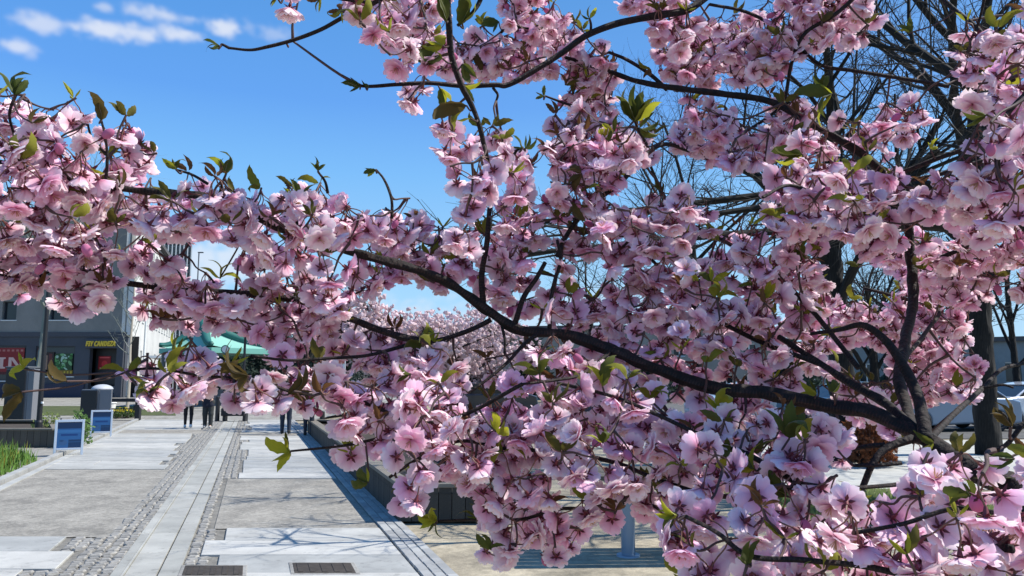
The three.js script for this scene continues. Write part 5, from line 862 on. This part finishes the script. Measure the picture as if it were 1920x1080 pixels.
    const g = new THREE.BufferGeometry(); g.setAttribute('position', new THREE.Float32BufferAttribute(pos, 3)); g.setIndex(idx); g.computeVertexNormals(); return g.rotateX(-Math.PI / 2);   // grows along +y
  }
  const leaves = [leaf(.046, .019, .5, .5, 1), leaf(.040, .018, .8, -.4, 2), leaf(.052, .020, .35, .9, 3), leaf(.036, .013, 1.0, .2, 4)];
  // x, y, heading (degrees, 90 up), length in pixels, leaves, spread, tone (0-2 dark, 3 lit yellow), distance change
  const tufts = [[28, 178, 95, 58, 4, 26, 1], [190, 226, 100, 60, 2, 7, 2], [205, 345, 160, 62, 2, 20, 0], [225, 345, 95, 40, 3, 40, 2], [330, 318, 130, 30, 4, 50, 0], [424, 326, 100, 44, 4, 42, 0], [596, 320, 92, 26, 4, 50, 0], [560, 374, 105, 46, 3, 40, 0], [704, 318, 190, 24, 3, 30, 1], [412, 86, 175, 30, 4, 45, 1], [676, 161, 165, 36, 4, 38, 1], [690, 165, 110, 26, 2, 10, 1], [838, 40, 110, 74, 4, 22, 0], [862, 48, 50, 58, 3, 25, 0], [830, 85, 150, 55, 3, 40, 3], [830, 110, 175, 60, 4, 30, 0], [868, 120, -60, 50, 2, 20, 0], [880, 95, -70, 40, 2, 20, 2],
    [825, 165, -55, 48, 3, 18, 1], [870, 160, -40, 50, 2, 25, 1], [875, 198, 175, 62, 2, 6, 2], [882, 222, 205, 26, 1, 5, 1], [980, 278, 130, 34, 2, 30, 1], [984, 278, 55, 34, 3, 40, 1], [1020, 180, 140, 26, 3, 50, 0], [935, 40, 200, 36, 4, 50, 1], [1106, 34, 110, 24, 3, 55, 1], [1190, 228, 92, 66, 7, 44, 0], [1200, 240, 10, 56, 3, 30, 0], [1150, 250, 140, 36, 3, 35, 3], [1140, 265, 100, 30, 3, 45, 3], [1288, 60, 160, 32, 3, 50, 0], [1560, 175, 185, 60, 4, 35, 0], [1545, 165, 110, 42, 3, 30, 0], [1505, 290, 195, 60, 4, 28, 0], [1540, 40, 90, 34, 3, 40, 2], [1705, 62, 110, 28, 4, 50, 0], [1870, 80, -80, 88, 4, 14, 0], [1860, 90, 150, 40, 3, 40, 1], [1850, 215, 185, 56, 3, 18, 0], [1745, 280, 80, 22, 3, 50, 3], [1905, 290, 150, 34, 3, 40, 3],
    [1335, 528, 80, 38, 3, 40, 3], [1310, 525, 170, 34, 3, 30, 3], [1435, 560, 100, 38, 4, 45, 3], [1410, 535, 160, 36, 2, 20, 0], [1500, 490, 100, 44, 4, 26, 0], [1490, 485, 40, 44, 2, 20, 0], [312, 562, 100, 36, 4, 50, 3], [412, 522, 80, 38, 4, 36, 3], [600, 470, 5, 46, 3, 25, 0], [795, 650, 120, 42, 3, 40, 0], [812, 640, 60, 30, 3, 40, 3], [770, 700, 190, 48, 3, 30, 0], [1130, 725, 95, 56, 3, 26, 3], [1012, 700, 120, 56, 4, 40, 0], [1090, 325, 180, 40, 4, 45, 2], [1070, 380, -60, 44, 3, 30, 2], [1350, 770, 110, 50, 4, 40, 3], [1560, 735, 70, 34, 3, 30, 3], [1530, 740, 150, 44, 3, 30, 0], [1480, 822, 92, 66, 4, 20, 0], [1475, 930, 165, 64, 4, 30, 0], [1415, 880, 130, 64, 4, 30, 0], [1130, 830, 95, 44, 4, 40, 0], [1360, 860, 110, 40, 3, 30, 0], [930, 810, 60, 40, 4, 50, 3], [545, 846, 195, 52, 3, 22, 3], [540, 844, 95, 42, 2, 16, 3], [820, 976, 170, 44, 4, 30, 3], [815, 978, 250, 36, 2, 20, 0], [690, 905, 150, 44, 4, 50, 0], [895, 970, 120, 34, 4, 45, 3], [1270, 965, 180, 50, 4, 26, 0], [1400, 1060, 100, 60, 3, 26, 0], [1895, 800, 105, 66, 5, 30, 2], [1900, 860, 200, 56, 3, 30, 1], [1820, 930, 150, 54, 4, 40, 0], [1860, 920, 90, 44, 3, 30, 0], [1750, 830, 175, 44, 2, 20, 3], [465, 705, 178, 70, 5, 26, 2, -.10], [540, 740, 20, 54, 3, 24, 2, -.06], [415, 700, 30, 50, 3, 30, 2, -.06], [45, 692, 110, 50, 4, 60, 3, -.1], [125, 715, 175, 44, 2, 20, 2, -.15], [40, 735, 195, 60, 3, 22, 2, -.15], [330, 660, 80, 44, 4, 40, 0], [920, 1030, 90, 34, 3, 50, 0], [1255, 1000, 30, 40, 3, 40, 0], [60, 230, 60, 40, 3, 40, 2], [1610, 500, 110, 30, 2, 40, 0], [1770, 520, 90, 40, 4, 40, 3], [1790, 500, 60, 44, 2, 30, 0], [1730, 505, 100, 36, 3, 30, 3], [1900, 440, 100, 40, 3, 40, 0], [640, 600, 60, 40, 3, 40, 0], [1600, 950, 60, 60, 4, 40, 0], [1700, 1040, 100, 56, 3, 30, 0], [1310, 110, 100, 34, 3, 40, 0], [1440, 110, 200, 34, 3, 40, 0], [1100, 145, 80, 32, 3, 40, 2], [1060, 160, 70, 30, 3, 35, 3], [1240, 20, 90, 36, 3, 40, 2], [1220, 130, 220, 28, 3, 40, 0], [730, 60, 120, 40, 2, 40, 2], [600, -5, 215, 34, 4, 40, 3], [640, 20, 230, 36, 4, 40, 3], [520, -4, 190, 26, 3, 40, 0]];
  const seen = anchors.map((p) => { const q = p.clone().sub(camera.position), cp = Math.cos(PITCH), sp = Math.sin(PITCH), dd = -(q.z * cp) + q.y * sp; return [960 + FOCAL * q.x / dd, 540 - FOCAL * (q.y * cp + q.z * sp) / dd, dd]; });
  let count = 0; const loose = new Accumulator(), tinted = (g, col) => { const h = g.toNonIndexed(), n = h.attributes.position.count, a = new Float32Array(n * 3); for (let i = 0; i < n; i++) a.set(col, i * 3); h.setAttribute('color', new THREE.Float32BufferAttribute(a, 3)); return h; };
  const flat = leaves.map((g, i) => tinted(g, [[.11, .10, .022], [.15, .075, .030], [.20, .20, .025], [.34, .34, .035]][i]));
  // small bronze and yellow green leaves that break at the spurs among the flowers
  for (const s of spurs) {
    if (R() > .42) continue;
    const n = 2 + Math.floor(R() * 3), tone = R(), a0 = R() * 6.28;
    for (let k = 0; k < n; k++) { const a = a0 + k * 2.1 + R(), e = .35 + R() * .7, dir = V(Math.cos(a) * e, 1 - e * .5, Math.sin(a) * e + .25).normalize(), v = tone < .34 ? 0 : tone < .62 ? 1 : tone < .82 ? 2 : 3; loose.add(flat[v], loc(s.p.clone().addScaledVector(dir, .003)), quat(dir, R() * 6.28), .42 + R() * .45, .8 + R() * .4); }
  }
  const side = (o) => { const a = o * Math.PI / 180; return V(Math.cos(a), Math.sin(a) * Math.cos(PITCH), Math.sin(a) * Math.sin(PITCH)); };
  for (const [x, y, head, len, n, spread, tone, dz = 0] of tufts) {
    const hit = seen.reduce((b, a) => { const e = Math.hypot(a[0] - x, a[1] - y); return e < b[1] ? [a, e] : b; }, [null, 26])[0];   // a tuft grows from the shoot on its own sight line
    const d = (hit ? hit[2] - .012 : depthAt(x, y) - .075) + dz, o = P(x, y, d), real = len * d / FOCAL;
    const [q] = anchors.reduce((b, p) => { const e = p.distanceTo(o); return e < b[1] ? [p, e] : b; }, [null, 9]);
    if (q && q.distanceTo(o) > .01) { const m = q.clone().lerp(o, .5).add(V((R() - .5) * .01, -.006, (R() - .5) * .01)); part('twig', tube([q, m, o].map(loc), [.0017, .0014, .0015], 5, 3, .1), M.twig, tree); }
    for (let k = 0; k < n; k++) {
      const dir = side(head + (n > 1 ? (k / (n - 1) - .5) * 2 * spread : 0) + (R() - .5) * 12).add(V(0, 0, (R() - .45) * .9)).normalize(), v = Math.floor(R() * 4), s = real / .046 * (.8 + R() * .35);
      if (count >= 296) { loose.add(flat[v], loc(o), quat(dir, R() * 6.28), s, 1); continue; }
      const lf = part('leaf', leaves[v], M.leaf[tone === 3 ? (R() < .25 ? 0 : 3) : tone !== 2 && R() < .22 ? 3 : tone], tree, loc(o)); lf.quaternion.copy(quat(dir, R() * 6.28)); lf.scale.setScalar(s); count++;
    }
  }
  part('leaves', loose.build(), M.grassV, tree).userData.kind = 'stuff';
  console.log('spurs', spurs.length, 'flowers', items.length, 'twigs', tw.length, 'leaves', count, 'picked', picked.size, 'shown', shown.length);
}
// repeats of a kind carry one group phrase
const groups = { 'sandwich_board': 'blue sandwich boards beside the path', 'parked_car': 'cars parked behind the trees', 'bare_tree': 'bare trees around the square', 'evergreen_tree': 'dark evergreens in the distance', 'street_lamp': 'street lamps in the distance', 'manhole_cover': 'manhole covers in the slabs', 'timber_planter': 'timber planters along the path', 'bollard': 'black bollards on the path', 'person': 'people walking on the path', 'information_cabinet': 'dark cabinets left of the path', 'flowering_cherry': 'flowering cherries in the distance', 'far_house': 'distant houses', 'low_building': 'low buildings behind the trees' };
for (const o of scene.children) { const k = o.name.replace(/_\d{3}$/, ''); if (groups[k]) o.userData.group = groups[k]; }
scene.traverse((o) => { if (o.isMesh) o.castShadow = o.receiveShadow = true; });
renderer.render(scene, camera);
